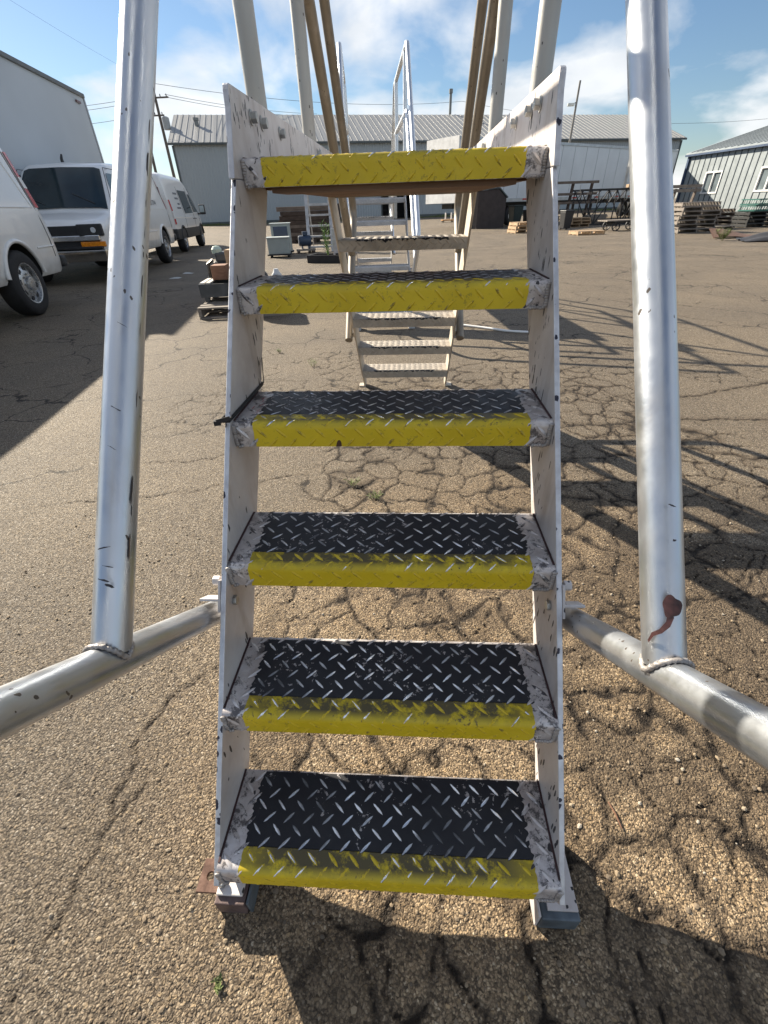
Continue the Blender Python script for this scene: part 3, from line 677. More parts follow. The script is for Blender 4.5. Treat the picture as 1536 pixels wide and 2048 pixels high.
for (x, t, a, ln, wd, sk) in [(-XR, 0.095, 1.15, .010, .28, .3), (-XR, 0.135, 1.2, .008, .25, -.35), (-XR, 0.088, 0.9, .012, .35, .2), (-XR, 0.112, 1.0, .006, .2, .3), (-XR, 0.31, 1.0, .010, .10, .3), (-XR, 0.42, 0.9, .010, .12, .3), (-XR, 0.26, 1.1, .012, .08, .25), (XR, 0.19, 1.8, .008, .15, .2), (XR, .15, 1.75, .006, .2, 0)]:
    chip(x, t, a, ln*0.6, wd*0.55, DARKCHIP, sk*0.8)
t_ = 0.10
while t_ < 0.95:
    L2 = rr.uniform(0.010, 0.045); chip(-XR, t_, -0.28+rr.uniform(-.18, .12), L2, rr.uniform(.05, .13), RUSTCHIP if rr.random() < .6 else DARKCHIP); t_ += L2+rr.uniform(0.0, 0.03)

# black cable tie round the left stringer
ct = MB()
zc_ = Z1+3*RISE+0.0055; yb_ = yF(zc_); ye_ = yB(zc_)
loop = [(-0.3140, yb_-0.004, zc_+0.004), (-0.2975, yb_-0.004, zc_+0.004), (-0.2975, ye_+0.004, zc_), (-0.3140, ye_+0.004, zc_), (-0.3140, yb_-0.004, zc_+0.004)]
for a, b in zip(loop[:-1], loop[1:]): ct.bar(a, b, 0.0016, 0.007)
ct.box((-0.3185, yb_-0.009, zc_+0.003), (0.012, 0.010, 0.009), rz=0.3); ct.bar((-0.318, yb_-0.012, zc_+0.006), (-0.286, yb_-0.024, zc_+0.018), 0.0016, 0.007)
ct.bar((-0.2965, ye_+0.006, zc_), (-0.291, ye_+0.008, zc_+0.055), 0.0075, 0.0016)
tag(ct.build('cable_tie', BLACK), 'black plastic cable tie looped round the left stringer of the near stair', 'cable tie')
# red marker strokes on the fourth tread's left end
rm = MB()
for k in range(9):
    y = 0.05+0.012*k+rr.uniform(-.004, .004); x = -0.285+rr.uniform(0, 0.022); a = rr.uniform(0.9, 1.5); l = rr.uniform(.006, .016)
    ca, sa = math.cos(a)*l/2, math.sin(a)*l/2
    rm.add([(x-ca-.0009, y-sa, .0005), (x-ca+.0009, y-sa, .0005), (x+ca+.0007, y+sa, .0005), (x+ca-.0007, y+sa, .0005)], [(0, 1, 2, 3)])
rmo = rm.build('red_marker_stroke', simple('red_marker', (0.45, 0.03, 0.05), 0.5), stair, loc=(0, Y1+3*RUN, Z1+3*RISE))

MSIL = dict(plate=PLAIN, edge=PLAIN, far=PLAIN, rail=PIPE_NEW, farrail=PIPE_NEW, post=PIPE_NEW)
stair2 = thing('crossover_stair', 'bright silver crossover stair standing farther back, seen between the near treads', 'stairs', (-0.245+0.0245, 5.23-0.2557, 0), 0.096)
crossover(stair2, 6, 1.98, MSIL, False)
# ================================================================== BUILDINGS
def at_wall(A, d, n):                      # local frame of a wall: (along, up, out) -> world
    return lambda s, z, o=0.0: (A[0]+d[0]*s+n[0]*o, A[1]+d[1]*s+n[1]*o, z)
# --- long grey warehouse at the back of the yard (local x along the front wall, local y into the building)
WA, WB = Vector((-24.4, 57.3, 0)), Vector((33.6, 73.0, 0)); WL = (WB-WA).length; wyaw = math.atan2(WB.y-WA.y, WB.x-WA.x)
wh = thing('warehouse', 'long low grey metal warehouse with ribbed pale roof across the back of the yard', 'warehouse', WA, wyaw)
WALLM = M_ribbed('grey_ribbed_wall_sheet', (0.33, 0.37, 0.40), 0.30, 0, 0.03, 0.5, 0.1, 0.86)
ROOFM = M_ribbed('pale_roof_sheet', (0.28, 0.285, 0.285), 0.9, 0, 0.01, 0.5, 0.15, 0.85)
TRIM = simple('dark_trim', (0.07, 0.085, 0.09), 0.5, 0.1, 0.2, 2); TRIMB = simple('blue_trim', (0.045, 0.075, 0.14), 0.45, 0.1, 0.2, 2)
EH, RH, WD = 7.15, 10.4, 18.0
D0, D1, DH = 21.75, 25.35, 2.55
MB().box((D0/2, 0.1, EH/2), (D0, 0.2, EH)).build('wall', WALLM, wh)
MB().box(((D1+WL)/2, 0.1, EH/2), (WL-D1, 0.2, EH)).build('wall', WALLM, wh)
MB().box(((D0+D1)/2, 0.1, (DH+EH)/2), (D1-D0-0.004, 0.2, EH-DH)).build('wall', WALLM, wh)
MB().box((WL/2, WD-0.1, EH/2), (WL, 0.2, EH)).build('wall', WALLM, wh)
for x in (0.08, WL-0.08):
    MB().prism([(0.2, 0), (WD-0.2, 0), (WD-0.2, EH), (WD/2, RH-0.12), (0.2, EH)], x-0.06, x+0.06).build('gable_wall', WALLM, wh)
for a, b in ((-0.35, WD/2), (WD+0.35, WD/2)):
    ea = EH-0.35*(RH-EH)/(WD/2)
    m = MB(); m.add([(-0.4, a, ea+0.02), (WL+0.4, a, ea+0.02), (WL+0.4, b, RH), (-0.4, b, RH), (-0.4, a, ea+0.14), (WL+0.4, a, ea+0.14), (WL+0.4, b, RH+0.12), (-0.4, b, RH+0.12)],
          [(0, 1, 2, 3), (4, 5, 6, 7), (0, 1, 5, 4), (1, 2, 6, 5), (3, 0, 4, 7), (2, 3, 7, 6)])
    rf = m.build('roof', ROOFM, wh)
    ribs = MB(); x = 0.0
    while x < WL+0.3:
        ribs.bar((x, a, ea+0.16), (x, b, RH+0.14), 0.07, 0.04); x += 0.62
    tag(ribs.build('roof_ribs', ROOFM, rf), kind='stuff')
MB().box((WL/2, -0.38, EH-0.11), (WL+0.8, 0.08, 0.16)).build('eave_trim', TRIM, wh)
for x in (-0.03, WL+0.03): MB().box((x, -0.03, EH/2-0.1), (0.18, 0.10, EH-0.2)).build('corner_trim', TRIM, wh)
MB().box((D0/2, -0.03, 0.16), (D0-0.3, 0.05, 0.32)).build('base_trim', TRIM, wh)
MB().box(((D1+WL)/2, -0.03, 0.16), (WL-D1-0.3, 0.05, 0.32)).build('base_trim', TRIM, wh)
for x in (D0, D1): MB().box((x, -0.02, DH/2), (0.14, 0.12, DH)).build('door_jamb', TRIM, wh)
MB().box(((D0+D1)/2, 3.2, 1.3), (D1-D0+1.5, 0.1, 2.6)).build('inner_wall', simple('dark_interior', (0.03, 0.03, 0.032), 0.9), wh)
MB().box(((D0+D1)/2, 1.7, 2.64), (D1-D0+1.5, 2.9, 0.08)).build('inner_ceiling', MATS['dark_interior'], wh)
for x in (D0-0.7, D1+0.7): MB().box((x, 1.7, 1.3), (0.1, 2.9, 2.6)).build('inner_wall', MATS['dark_interior'], wh)
MB().box((D0+1.35, 0.02, 1.25), (1.0, 0.06, 2.5)).build('door_leaf', simple('pale_door', (0.52, 0.48, 0.42), 0.6), wh)
# roof pipe
st = MB(); st.lathe([(8.2, 0.0001), (8.2, 0.22), (9.5, 0.22), (9.5, 0.30), (9.75, 0.30), (9.75, 0.0001)], 16, 'z', (2.3, 5.0, 0)); st.build('flue_pipe', simple('grey_flue', (0.20, 0.21, 0.21), 0.5, 0.4), wh, smooth=40)
MB().lathe([(RH, 0.0001), (RH, 0.16), (RH+2.2, 0.16), (RH+2.2, 0.24), (RH+2.6, 0.24), (RH+2.6, 0.0001)], 12, 'z', (33.0, WD/2+0.6, 0)).build('flue_pipe', MATS['grey_flue'], wh, smooth=40)
# --- pale blue-grey shed on the right, standing seams
RA, RBp = Vector((19.8, 40.85, 0)), Vector((23.9, 20.6, 0)); RL = (RBp-RA).length; ryaw = math.atan2(RBp.y-RA.y, RBp.x-RA.x)
shd = thing('metal_shed', 'pale blue-grey metal shed with dark standing seams and white windows on the right', 'shed', RA, ryaw)
SHW = simple('blue_grey_panel', (0.29, 0.325, 0.34), 0.5, 0.1, 0.12, 1.2); SEAM = simple('dark_seam_metal', (0.07, 0.09, 0.11), 0.5, 0.2, 0.2, 3); WHT = simple('white_frame', (0.78, 0.78, 0.77), 0.45)  # the standing seams have their own dark blue-grey colour
SE = 3.5; PW = 0.496; npan = int(RL/PW)
wins = [(a*0.496, (a+3)*0.496, 1.27, 2.50) for a in (4, 13, 22)]
# into the building is to the LEFT of the wall direction (away from the yard)
for i in range(npan):
    x0, x1 = i*PW+0.03, (i+1)*PW-0.03
    segs = [(0.0, SE)]
    for (a, b, c, d) in wins:
        if x1 > a+0.05 and x0 < b-0.05: segs = [(0.0, c), (d, SE)]
    for (c, d) in segs: MB().box(((x0+x1)/2, 0.05, (c+d)/2), (x1-x0, 0.10, d-c)).build('wall_panel', SHW, shd)
    inside = any(a+0.1 < i*PW < b-0.1 for a, b, _, _ in wins)
    for (c, d) in (((0.0, 1.27), (2.50, SE)) if inside else ((0.0, SE),)): MB().box((i*PW, 0.04, (c+d)/2), (0.045, 0.13, d-c)).build('standing_seam', SEAM, shd)
for (a, b, c, d) in wins:
    wnd = MB(); t = 0.09
    for q in ((a, a+t, c, d), (b-t, b, c, d), (a+t, b-t, c, c+t), (a+t, b-t, d-t, d), ((a+b)/2-0.05, (a+b)/2+0.05, c+t, d-t)):
        wnd.box(((q[0]+q[1])/2, 0.02, (q[2]+q[3])/2), (q[1]-q[0], 0.14, q[3]-q[2]))
    wo_ = wnd.build('window', WHT, shd, bevel=0.006)
    for (p0, p1) in ((a+t, (a+b)/2-0.05), ((a+b)/2+0.05, b-t)):
        MB().box(((p0+p1)/2, 0.05, (c+d)/2), (p1-p0, 0.02, d-c-2*t)).build('pane', M_glass('grey_window_glass', (0.10, 0.12, 0.13)), wo_)
MB().box((RL/2, 0.35, SE/2), (RL, 0.3, SE-0.05)).build('inner_wall', MATS['dark_interior'], shd)
MB().box((-0.06, 3.05, SE/2), (0.10, 6.1, SE)).build('end_wall', SHW, shd); MB().box((-0.06, -0.07, SE/2), (0.16, 0.10, SE)).build('corner_trim', TRIMB, shd)
MB().box((RL/2, -0.20, SE+0.02), (RL+0.6, 0.10, 0.11)).build('eave_trim', TRIMB, shd)
rm_ = MB(); rm_.add([(-0.3, -0.2, SE+0.06), (RL+0.3, -0.2, SE+0.06), (RL+0.3, 5.6, SE+1.55), (-0.3, 5.6, SE+1.55), (-0.3, -0.2, SE+0.16), (RL+0.3, -0.2, SE+0.16), (RL+0.3, 5.6, SE+1.65), (-0.3, 5.6, SE+1.65)],
   [(0, 1, 2, 3), (4, 5, 6, 7), (0, 1, 5, 4), (1, 2, 6, 5), (2, 3, 7, 6), (3, 0, 4, 7)]); rf = rm_.build('roof', SHW, shd)
x = 0.2
while x < RL:
    MB().bar((x, -0.2, SE+0.175), (x, 5.58, SE+1.665), 0.03, 0.03).build('roof_seam', SEAM, rf); x += 0.496
MB().box((RL/2, 5.6, SE+1.66), (RL+0.6, 0.25, 0.10)).build('ridge_cap', TRIMB, shd)

# ================================================================== TRAILERS
def trailer(label, p, yaw, length, axles=(3.4, 4.7), group='white semi trailers parked in front of the warehouse'):
    t = thing('semi_trailer', label, 'trailer', p, yaw, group); W = 2.55; z0, z1 = 1.22, 4.08
    TW = simple('white_trailer_sheet', (0.66, 0.69, 0.72), 0.4, 0.05, 0.06, 0.8); n = int(round(length/1.22)); pw = length/n
    MB().box((length/2, W/2, (z0+z1)/2), (length-0.1, W-0.1, z1-z0-0.1)).build('box_core', TW, t)
    for i in range(n):
        for y in (0.02, W-0.02): MB().box(((i+.5)*pw, y, (z0+z1)/2), (pw-0.035, 0.05, z1-z0-0.22)).build('side_panel', TW, t)
    AL = simple('rail_aluminium', (0.45, 0.47, 0.49), 0.4, 0.5)
    for y in (-0.02, W+0.02):
        MB().box((length/2, y, z1-0.06), (length, 0.06, 0.12)).build('top_rail', AL, t); MB().box((length/2, y, z0+0.07), (length, 0.06, 0.16)).build('bottom_rail', AL, t)
        for i in range(0, n, 2): MB().box((i*pw+0.7, y-0.035 if y < 1 else y+0.035, z0+0.09), (0.42, 0.012, 0.08)).build('reflector', simple('red_reflector', (0.5, 0.03, 0.02), 0.35), t)
    MB().box((length/2, W/2, z1), (length, W, 0.03)).build('roof', TW, t)
    for x in (-0.01, length+0.01): MB().box((x, W/2, (z0+z1)/2+0.02), (0.06, W+0.06, z1-z0+0.03)).build('end_frame', WHT, t)
    for y in (0.55, W-0.55):
        lg = MB().box((length-2.6, y, 0.65), (0.14, 0.14, 1.25)); lg.box((length-2.6, y, 0.03), (0.3, 0.3, 0.05)); lg.build('landing_leg', simple('black_steel', (0.035, 0.035, 0.038), 0.6, 0.4, 0.3, 6), t)
    MB().box((length/2, W/2, 1.07), (length-1.0, 0.9, 0.24)).build('chassis', MATS['black_steel'], t)
    for x in axles:
        for y in (0.20, W-0.20):
            w_ = MB().lathe([(y-0.16, 0.25), (y-0.16, 0.46), (y-0.12, 0.51), (y+0.12, 0.51), (y+0.16, 0.46), (y+0.16, 0.25)], 22, 'y', (x, 0, 0.51)).build('wheel', BLACK, t, smooth=40)
            MB().lathe([(y-0.10, 0.0001), (y-0.10, 0.25), (y+0.10, 0.25), (y+0.10, 0.0001)], 18, 'y', (x, 0, 0.51)).build('rim', WHT, w_, smooth=40)
    return t
tyaw = math.atan2(0.62, 0.78)
trailer('long white box trailer whose lit end stands behind the brown hutch', (2.55, 30.05, 0), tyaw, 16.2)
trailer('farther white box trailer, end to end behind the long one, next to the shed corner', (2.55+16.7*0.78, 30.05+16.7*0.62, 0), tyaw, 6.0, (4.2, 5.3))

# ================================================================== VANS AND TRUCK
VP = M_vanpaint(); BODYBLK = simple('black_plastic_trim', (0.022, 0.023, 0.025), 0.6, 0, 0.2, 10); GL = M_glass('dark_van_glass', (0.012, 0.020, 0.024)); CHROME = simple('chrome_strip', (0.62, 0.62, 0.62), 0.16, 1.0, 0.1, 4)
AMB = simple('amber_lens', (0.75, 0.24, 0.01), 0.25, 0, 0.25, 20); RED = simple('red_lens', (0.52, 0.02, 0.02), 0.25, 0, 0.2, 20); CLR = M_glass('headlamp_lens', (0.42, 0.44, 0.46), 0.1)
def interp(tab, y):
    if y <= tab[0][0]: return tab[0][1]
    for (a, p), (b, q) in zip(tab[:-1], tab[1:]):
        if y <= b: return p+(q-p)*(y-a)/(b-a)
    return tab[-1][1]
def make_wheel(t, x, y, R, sx, style, dz=0.0):
    zc = R-dz
    wv = MB(); w2 = 0.125
    prof = [(-w2, R*0.62), (-w2*1.04, R*0.78), (-w2*0.95, R*0.93), (-w2*0.75, R*0.985), (0, R), (w2*0.75, R*0.985), (w2*0.95, R*0.93), (w2*1.04, R*0.78), (w2, R*0.62), (w2*0.5, R*0.6), (-w2*0.5, R*0.6), (-w2, R*0.62)]
    wv.lathe([(x+h, r) for h, r in prof], 36, 'x', (0, y, zc)); wh_ = wv.build('wheel', BLACK, t, smooth=40)
    o = x+sx*0.09; RIM = simple('steel_rim', (0.50, 0.51, 0.52), 0.3, 0.75, 0.15, 8)
    rim = MB(); rim.lathe([(o+sx*0.035, R*0.63), (o+sx*0.03, R*0.585), (o-sx*0.02, R*0.55), (o-sx*0.005, R*0.46), (o+sx*0.012, R*0.34), (o+sx*0.012, R*0.22), (o+sx*0.05, R*0.20), (o+sx*0.055, R*0.12), (o+sx*0.055, 0.0001)], 32, 'x', (0, y, zc)); rim.build('rim', RIM, wh_, smooth=35)
    for k in range(8):
        a = 2*PI*k/8+0.2
        MB().lathe([(o+sx*0.0045, 0.0001), (o+sx*0.0045, 0.035), (o-sx*0.03, 0.035)], 10, 'x', (0, y+R*0.44*math.cos(a), zc+R*0.44*math.sin(a))).build('rim_hole', BODYBLK, wh_)
    for k in range(8):
        a = 2*PI*k/8
        MB().lathe([(o+sx*0.03, 0.0001), (o+sx*0.03, 0.012), (o+sx*0.005, 0.012)], 6, 'x', (0, y+R*0.28*math.cos(a), zc+R*0.28*math.sin(a))).build('wheel_nut', BOLT, wh_)
def van(name, label, loc, rz, P):
    loc = (loc[0], loc[1], P['dz'])
    t = thing(name, label, 'van', loc, rz, 'white vans parked along the left side of the yard')
    top, z0 = P['top'], P['z0']
    def tap(y): return interp(P['taper'], y)
    def hw(y, z): return interp(P['side'], z)*tap(y)
    def lean(y, z): return interp(P['lean'], y)*max(0, z-0.7)
    ys = P['stations']; NS = 10; rows = []
    for y in ys:
        zt = interp(top, y); r = min(P['r'], (zt-z0)*0.3); zs = [z0+0.06+(zt-r-z0-0.06)*k/NS for k in range(NS+1)]
        half = [(0.0, z0), (hw(y, z0)*0.8, z0), (hw(y, z0)-0.01, z0+0.02)]+[(hw(y, z), z) for z in zs]
        wt = hw(y, zt-r)
        half += [(wt-r*(1-math.cos(a)), zt-r+r*math.sin(a)*0.85) for a in (0.35, 0.75, 1.15, 1.5)]
        half += [(wt*0.5, zt-r*0.10), (0.0, zt)]
        full = half+[(-x, z) for x, z in reversed(half[1:-1])]
        rows.append([(x, y+lean(y, z), z) for x, z in full])
    n = len(rows[0]); vs = [p for r_ in rows for p in r_]; fs = []
    for i in range(len(rows)-1):
        for j in range(n): fs.append((i*n+j, i*n+(j+1) % n, (i+1)*n+(j+1) % n, (i+1)*n+j))
    fs.append(tuple(range(n))); fs.append(tuple((len(rows)-1)*n+j for j in range(n)))
    body = MB().add(vs, fs).build('body', [VP, BODYBLK], t, smooth=38)
    # wheel arches cut out of the body
    R = P['R']
    cut = MB()
    for y in P['axles']:
        for sx in (-1, 1): cut.lathe([(sx*0.60, 0.0001), (sx*0.60, R*1.16), (sx*1.3, R*1.16), (sx*1.3, 0.0001)], 28, 'x', (0, y, R+0.02-P['dz']), )
    me = cut.mesh('cut', BODYBLK); co = bpy.data.objects.new('cut', me); COL.objects.link(co)
    co.parent = t
    bo = body.modifiers.new('b', 'BOOLEAN'); bo.operation = 'DIFFERENCE'; bo.object = co; bo.solver = 'EXACT'; bo.material_mode = 'TRANSFER'
    bpy.context.view_layer.update(); dg = bpy.context.evaluated_depsgraph_get(); nm = bpy.data.meshes.new_from_object(body.evaluated_get(dg)); body.modifiers.clear(); body.data = nm
    bpy.data.objects.remove(co); bpy.data.meshes.remove(me)
    nm.polygons.foreach_set('use_smooth', [True]*len(nm.polygons)); nm.set_sharp_from_angle(angle=math.radians(38))
    for y in P['axles']:
        for sx in (-1, 1):
            make_wheel(t, sx*(interp(P['side'], 0.5)-0.12), y, R, sx, 0, P['dz'])
            lip = [(sx*(hw(y, 0.6)+0.008), y+R*1.19*math.cos(a), R+0.02-P['dz']+R*1.19*math.sin(a)) for a in [PI*k/20 for k in range(1, 20)]]
            MB().tube(lip, 0.028, 8).build('arch_lip', P['liptrim'], t, smooth=60)
    def side_patch(name, sx, poly4, mat, off=0.006, nu=6, nv=6, parent=t):
        (ya0, za0), (yb0, zb0), (yb1, zb1), (ya1, za1) = poly4       # lower front, lower rear, upper rear, upper front
        def fn(u, v):
            y = (ya0*(1-u)+yb0*u)*(1-v)+(ya1*(1-u)+yb1*u)*v; z = (za0*(1-u)+zb0*u)*(1-v)+(za1*(1-u)+zb1*u)*v
            return (sx*(hw(y, z)+off), y+lean(y, z), z)
        return MB().grid(fn, [k/nu for k in range(nu+1)], [k/nv for k in range(nv+1)]).build(name, mat, parent, smooth=60)
    def side_line(sx, pts, r=0.006, mat=BODYBLK, name='panel_gap', off=0.001):
        out = []
        for (a, b) in zip(pts[:-1], pts[1:]):
            for k in range(6):
                y = a[0]+(b[0]-a[0])*k/6; z = a[1]+(b[1]-a[1])*k/6; out.append((sx*(hw(y, z)+off), y+lean(y, z), z))
        y, z = pts[-1]; out.append((sx*(hw(y, z)+off), y+lean(y, z), z))
        return MB().tube(out, r, 6).build(name, mat, t, smooth=60)
    # windscreen
    (yb, zb), (yt, zt) = P['screen']
    def ws(u, v):
        y = yb+(yt-yb)*v; z = interp(top, y); wdt = (hw(yb, zb)*0.93*(1-v)+hw(yt, zt)*0.90*v); x = (u*2-1)*wdt
        return (x, y+0.02*(1-u*u*0)+0.0, z+0.012-P['r']*0.10*abs(u*2-1)-0.10*max(0, abs(u*2-1)-0.85)*2)
    sc = MB().grid(ws, [k/14 for k in range(15)], [k/8 for k in range(9)]).build('windscreen', GL, t, smooth=60)
    for sgn in (-0.55, 0.25):
        wp = [(sgn*1.2+0.45*k/5*1, yb-0.04-0.30*k/5*0.6, interp(top, yb-0.02-0.30*k/5*0.6)+0.045) for k in range(6)]
        MB().tube(wp, 0.012, 6).build('wiper', BODYBLK, sc)
    for sx in (-1, 1):
        if P['kind'] == 'cargo':
            side_patch('side_window', sx, [(1.45, 1.23), (0.55, 1.23), (0.60, 1.84), (1.02, 1.84)], GL)
            side_line(sx, [(1.60, 0.55), (1.62, 1.2), (1.05, 1.93), (0.45, 1.93), (0.42, 0.55), (1.60, 0.55)])
            side_line(sx, [(0.25, 1.22), (0.25, 1.86), (-0.95, 1.86), (-0.95, 1.22), (0.25, 1.22)], 0.010, VP, 'panel_moulding')
            side_line(sx, [(-1.15, 1.22), (-1.15, 1.86), (-2.55, 1.86), (-2.72, 1.22), (-1.15, 1.22)], 0.010, VP, 'panel_moulding')
            side_line(sx, [(-2.80, 0.60), (-2.80, 1.95)])
            for q_ in ([(1.20, 0.74), (-1.25, 0.74)], [(-2.32, 0.74), (-2.85, 0.74)]): side_line(sx, q_, 0.012, VP, 'side_moulding')
            side_patch('tail_lamp', sx, [(-2.83, 1.22), (-2.99, 1.22), (-2.985, 1.86), (-2.86, 1.86)], RED, 0.010)
            side_patch('reversing_lens', sx, [(-2.835, 1.45), (-2.995, 1.45), (-2.99, 1.58), (-2.84, 1.58)], WHT, 0.014)
            side_line(sx, [(0.52, 0.98), (0.66, 0.98)], 0.016, BODYBLK, 'door_handle', 0.012)
            mm = MB().box((sx*1.16, 1.36, 1.30), (0.20, 0.10, 0.26), rz=sx*0.2); mm.box((sx*1.03, 1.40, 1.22), (0.16, 0.05, 0.05)); mo = mm.build('wing_mirror', BODYBLK, t, bevel=0.02)
        else:
            side_patch('side_window', sx, [(1.62, 1.20), (0.85, 1.20), (0.72, 1.78), (1.05, 1.78)], GL)
            side_patch('side_window', sx, [(0.65, 1.18), (-0.72, 1.16), (-0.80, 1.86), (0.50, 1.86)], GL)
            side_line(sx, [(1.75, 0.5), (1.72, 1.15), (1.02, 1.95)]); side_line(sx, [(0.72, 0.5), (0.72, 1.2), (0.58, 1.96)]); side_line(sx, [(-0.85, 0.5), (-0.88, 1.96)])
            side_line(sx, [(0.6, 1.02), (-2.5, 1.06)], 0.014, VP, 'side_moulding')
            side_patch('lower_cladding', sx, [(2.2, 0.42), (-2.55, 0.42), (-2.55, 0.72), (2.2, 0.72)], BODYBLK, 0.012, 30, 3)
            side_patch('tail_lamp', sx, [(-2.46, 0.86), (-2.60, 0.86), (-2.60, 1.55), (-2.46, 1.55)], RED, 0.014)
            side_patch('reversing_lens', sx, [(-2.455, 1.02), (-2.606, 1.02), (-2.606, 1.24), (-2.455, 1.24)], WHT, 0.018)
            MB().box((sx*0.90, -2.60, 0.58), (0.25, 0.20, 0.30)).build('rear_bumper_corner', BODYBLK, t, bevel=0.04)
            mm = MB().box((sx*1.20, 1.62, 1.28), (0.22, 0.14, 0.34)); mm.box((sx*1.05, 1.66, 1.14), (0.2, 0.06, 0.06)); mo = mm.build('wing_mirror', BODYBLK, t, bevel=0.03)
            MB().box((sx*1.20, 1.545, 1.30), (0.17, 0.008, 0.22)).build('mirror_glass', M_glass('mirror_glass', (0.35, 0.4, 0.42)), mo)
            side_line(sx, [(0.86, 0.99), (0.98, 0.99)], 0.018, BODYBLK, 'door_handle', 0.012); side_line(sx, [(0.50, 0.99), (0.62, 0.99)], 0.018, BODYBLK, 'door_handle', 0.012)
            for k, (zz, l) in enumerate(((1.72, 0.55), (1.58, 0.5), (1.42, 0.35), (1.30, 0.6))):
                side_patch('lettering', sx, [(-1.05, zz), (-1.05-l, zz), (-1.05-l, zz+0.055), (-1.05, zz+0.055)], simple('grey_lettering', (0.12, 0.13, 0.15), 0.5), 0.004, 4, 1)
    return t, side_patch, hw, lean
EXPRESS = dict(kind='cargo', dz=0.06, z0=0.36, R=0.405, axles=(1.71, -1.78), r=0.16, liptrim=VP,
  stations=[2.56, 2.52, 2.44, 2.30, 2.10, 1.90, 1.74, 1.66, 1.50, 1.30, 1.10, 0.96, 0.86, 0.70, 0.45, 0.1, -0.4, -1.0, -1.6, -2.2, -2.6, -2.78, -2.88, -2.94, -2.97],
  top=[(-2.97, 1.96), (-2.94, 2.01), (-2.88, 2.045), (-2.6, 2.075), (0.2, 2.085), (0.7, 2.05), (0.86, 2.0), (0.96, 1.94), (1.66, 1.24), (1.74, 1.19), (2.1, 1.12), (2.44, 1.03), (2.52, 0.96), (2.56, 0.88)],
  taper=[(-2.97, 0.96), (-2.88, 0.985), (-2.6, 1.0), (1.6, 1.0), (2.1, 0.985), (2.44, 0.955), (2.52, 0.93), (2.56, 0.90)],
  side=[(0.3, 0.93), (0.5, 0.985), (0.8, 1.0), (1.15, 0.985), (1.3, 0.955), (1.9, 0.835), (2.1, 0.79)], lean=[(-2.97, 0.10), (-2.6, 0.06), (-2.0, 0.0), (2.6, 0.0)], screen=((1.655, 1.25), (0.95, 1.95)))
TRANSIT = dict(kind='crew', dz=0.0, z0=0.40, R=0.355, axles=(1.62, -1.65), r=0.20, liptrim=BODYBLK,
  stations=[2.50, 2.46, 2.38, 2.2, 2.0, 1.86, 1.6, 1.35, 1.1, 0.9, 0.7, 0.4, 0.0, -0.6, -1.2, -1.8, -2.2, -2.42, -2.55, -2.62, -2.66],
  top=[(-2.66, 2.16), (-2.62, 2.24), (-2.55, 2.28), (-2.2, 2.33), (0.3, 2.33), (0.7, 2.26), (0.9, 2.14), (1.1, 1.98), (1.86, 1.28), (2.0, 1.2), (2.38, 1.06), (2.46, 0.98), (2.50, 0.86)],
  taper=[(-2.66, 0.965), (-2.55, 0.99), (-2.3, 1.0), (1.6, 1.0), (2.1, 0.97), (2.38, 0.92), (2.46, 0.88), (2.50, 0.84)],
  side=[(0.3, 0.95), (0.5, 0.99), (0.9, 1.0), (1.15, 0.985), (1.9, 0.875), (2.3, 0.80)], lean=[(-2.66, 0.05), (-2.2, 0.0), (2.5, 0.0)], screen=((1.82, 1.32), (1.0, 2.05)))
def express_extras(t, sp, hw):
    MB().box((0, 2.575, 0.87), (1.30, 0.05, 0.17)).build('grille', BODYBLK, t, bevel=0.01)
    MB().box((0, 2.590, 0.745), (1.80, 0.06, 0.10)).build('grille_bar', CHROME, t, bevel=0.015)
    MB().box((0, 2.560, 0.625), (1.72, 0.05, 0.15)).build('grille', BODYBLK, t, bevel=0.01)
    for sx in (-1, 1):
        h = MB().box((sx*0.745, 2.545, 0.875), (0.44, 0.12, 0.20), rz=-sx*0.14).build('headlamp', BODYBLK, t, bevel=0.02)
        for dx in (-0.07, 0.08): MB().lathe([(2.602, 0.0001), (2.602, 0.045), (2.58, 0.055)], 14, 'y', (sx*(0.73+dx), 0, 0.875)).build('lamp_lens', CLR, h, smooth=40)
        MB().box((sx*0.735, 2.572, 0.640), (0.44, 0.07, 0.09), rz=-sx*0.10).build('indicator', AMB, t, bevel=0.012)
    bp = MB()
    prof = [(0.34, 2.55), (0.36, 2.66), (0.50, 2.69), (0.545, 2.685), (0.56, 2.60), (0.56, 2.50), (0.34, 2.50)]
    xs = [-0.98, -0.93, -0.6, 0.6, 0.93, 0.98]; off = [-0.16, -0.05, 0, 0, -0.05, -0.16]
    vs = [(x, y+o, z) for x, o in zip(xs, off) for z, y in prof]; k = len(prof); fs = [(i*k+j, i*k+(j+1) % k, (i+1)*k+(j+1) % k, (i+1)*k+j) for i in range(5) for j in range(k)]+[tuple(range(k)), tuple(5*k+j for j in range(k))]
    bp.add(vs, fs); bp.build('front_bumper', CHROME, t, smooth=30)
    MB().box((0, 2.60, 0.585), (1.80, 0.10, 0.045)).build('bumper_step', BODYBLK, t, bevel=0.01)
    MB().box((0, -3.06, 0.52), (1.96, 0.17, 0.16)).build('rear_bumper', BODYBLK, t, bevel=0.04)
    for sx in (-1, 1): MB().box((sx*0.42, -2.905, 1.55), (0.55, 0.02, 0.5), rx=-0.1).build('rear_window', GL, t, bevel=0.02)
    a = MB(); a.tube([(0.1, 0.55, 2.07), (0.1, 0.55, 2.12), (0.1, 0.48, 2.20)], [0.035, 0.03, 0.018], 8); a.build('roof_antenna', BODYBLK, t, smooth=40)
    MB().box((0, -0.2, 0.42), (1.5, 4.6, 0.16)).build('underbody', BODYBLK, t)
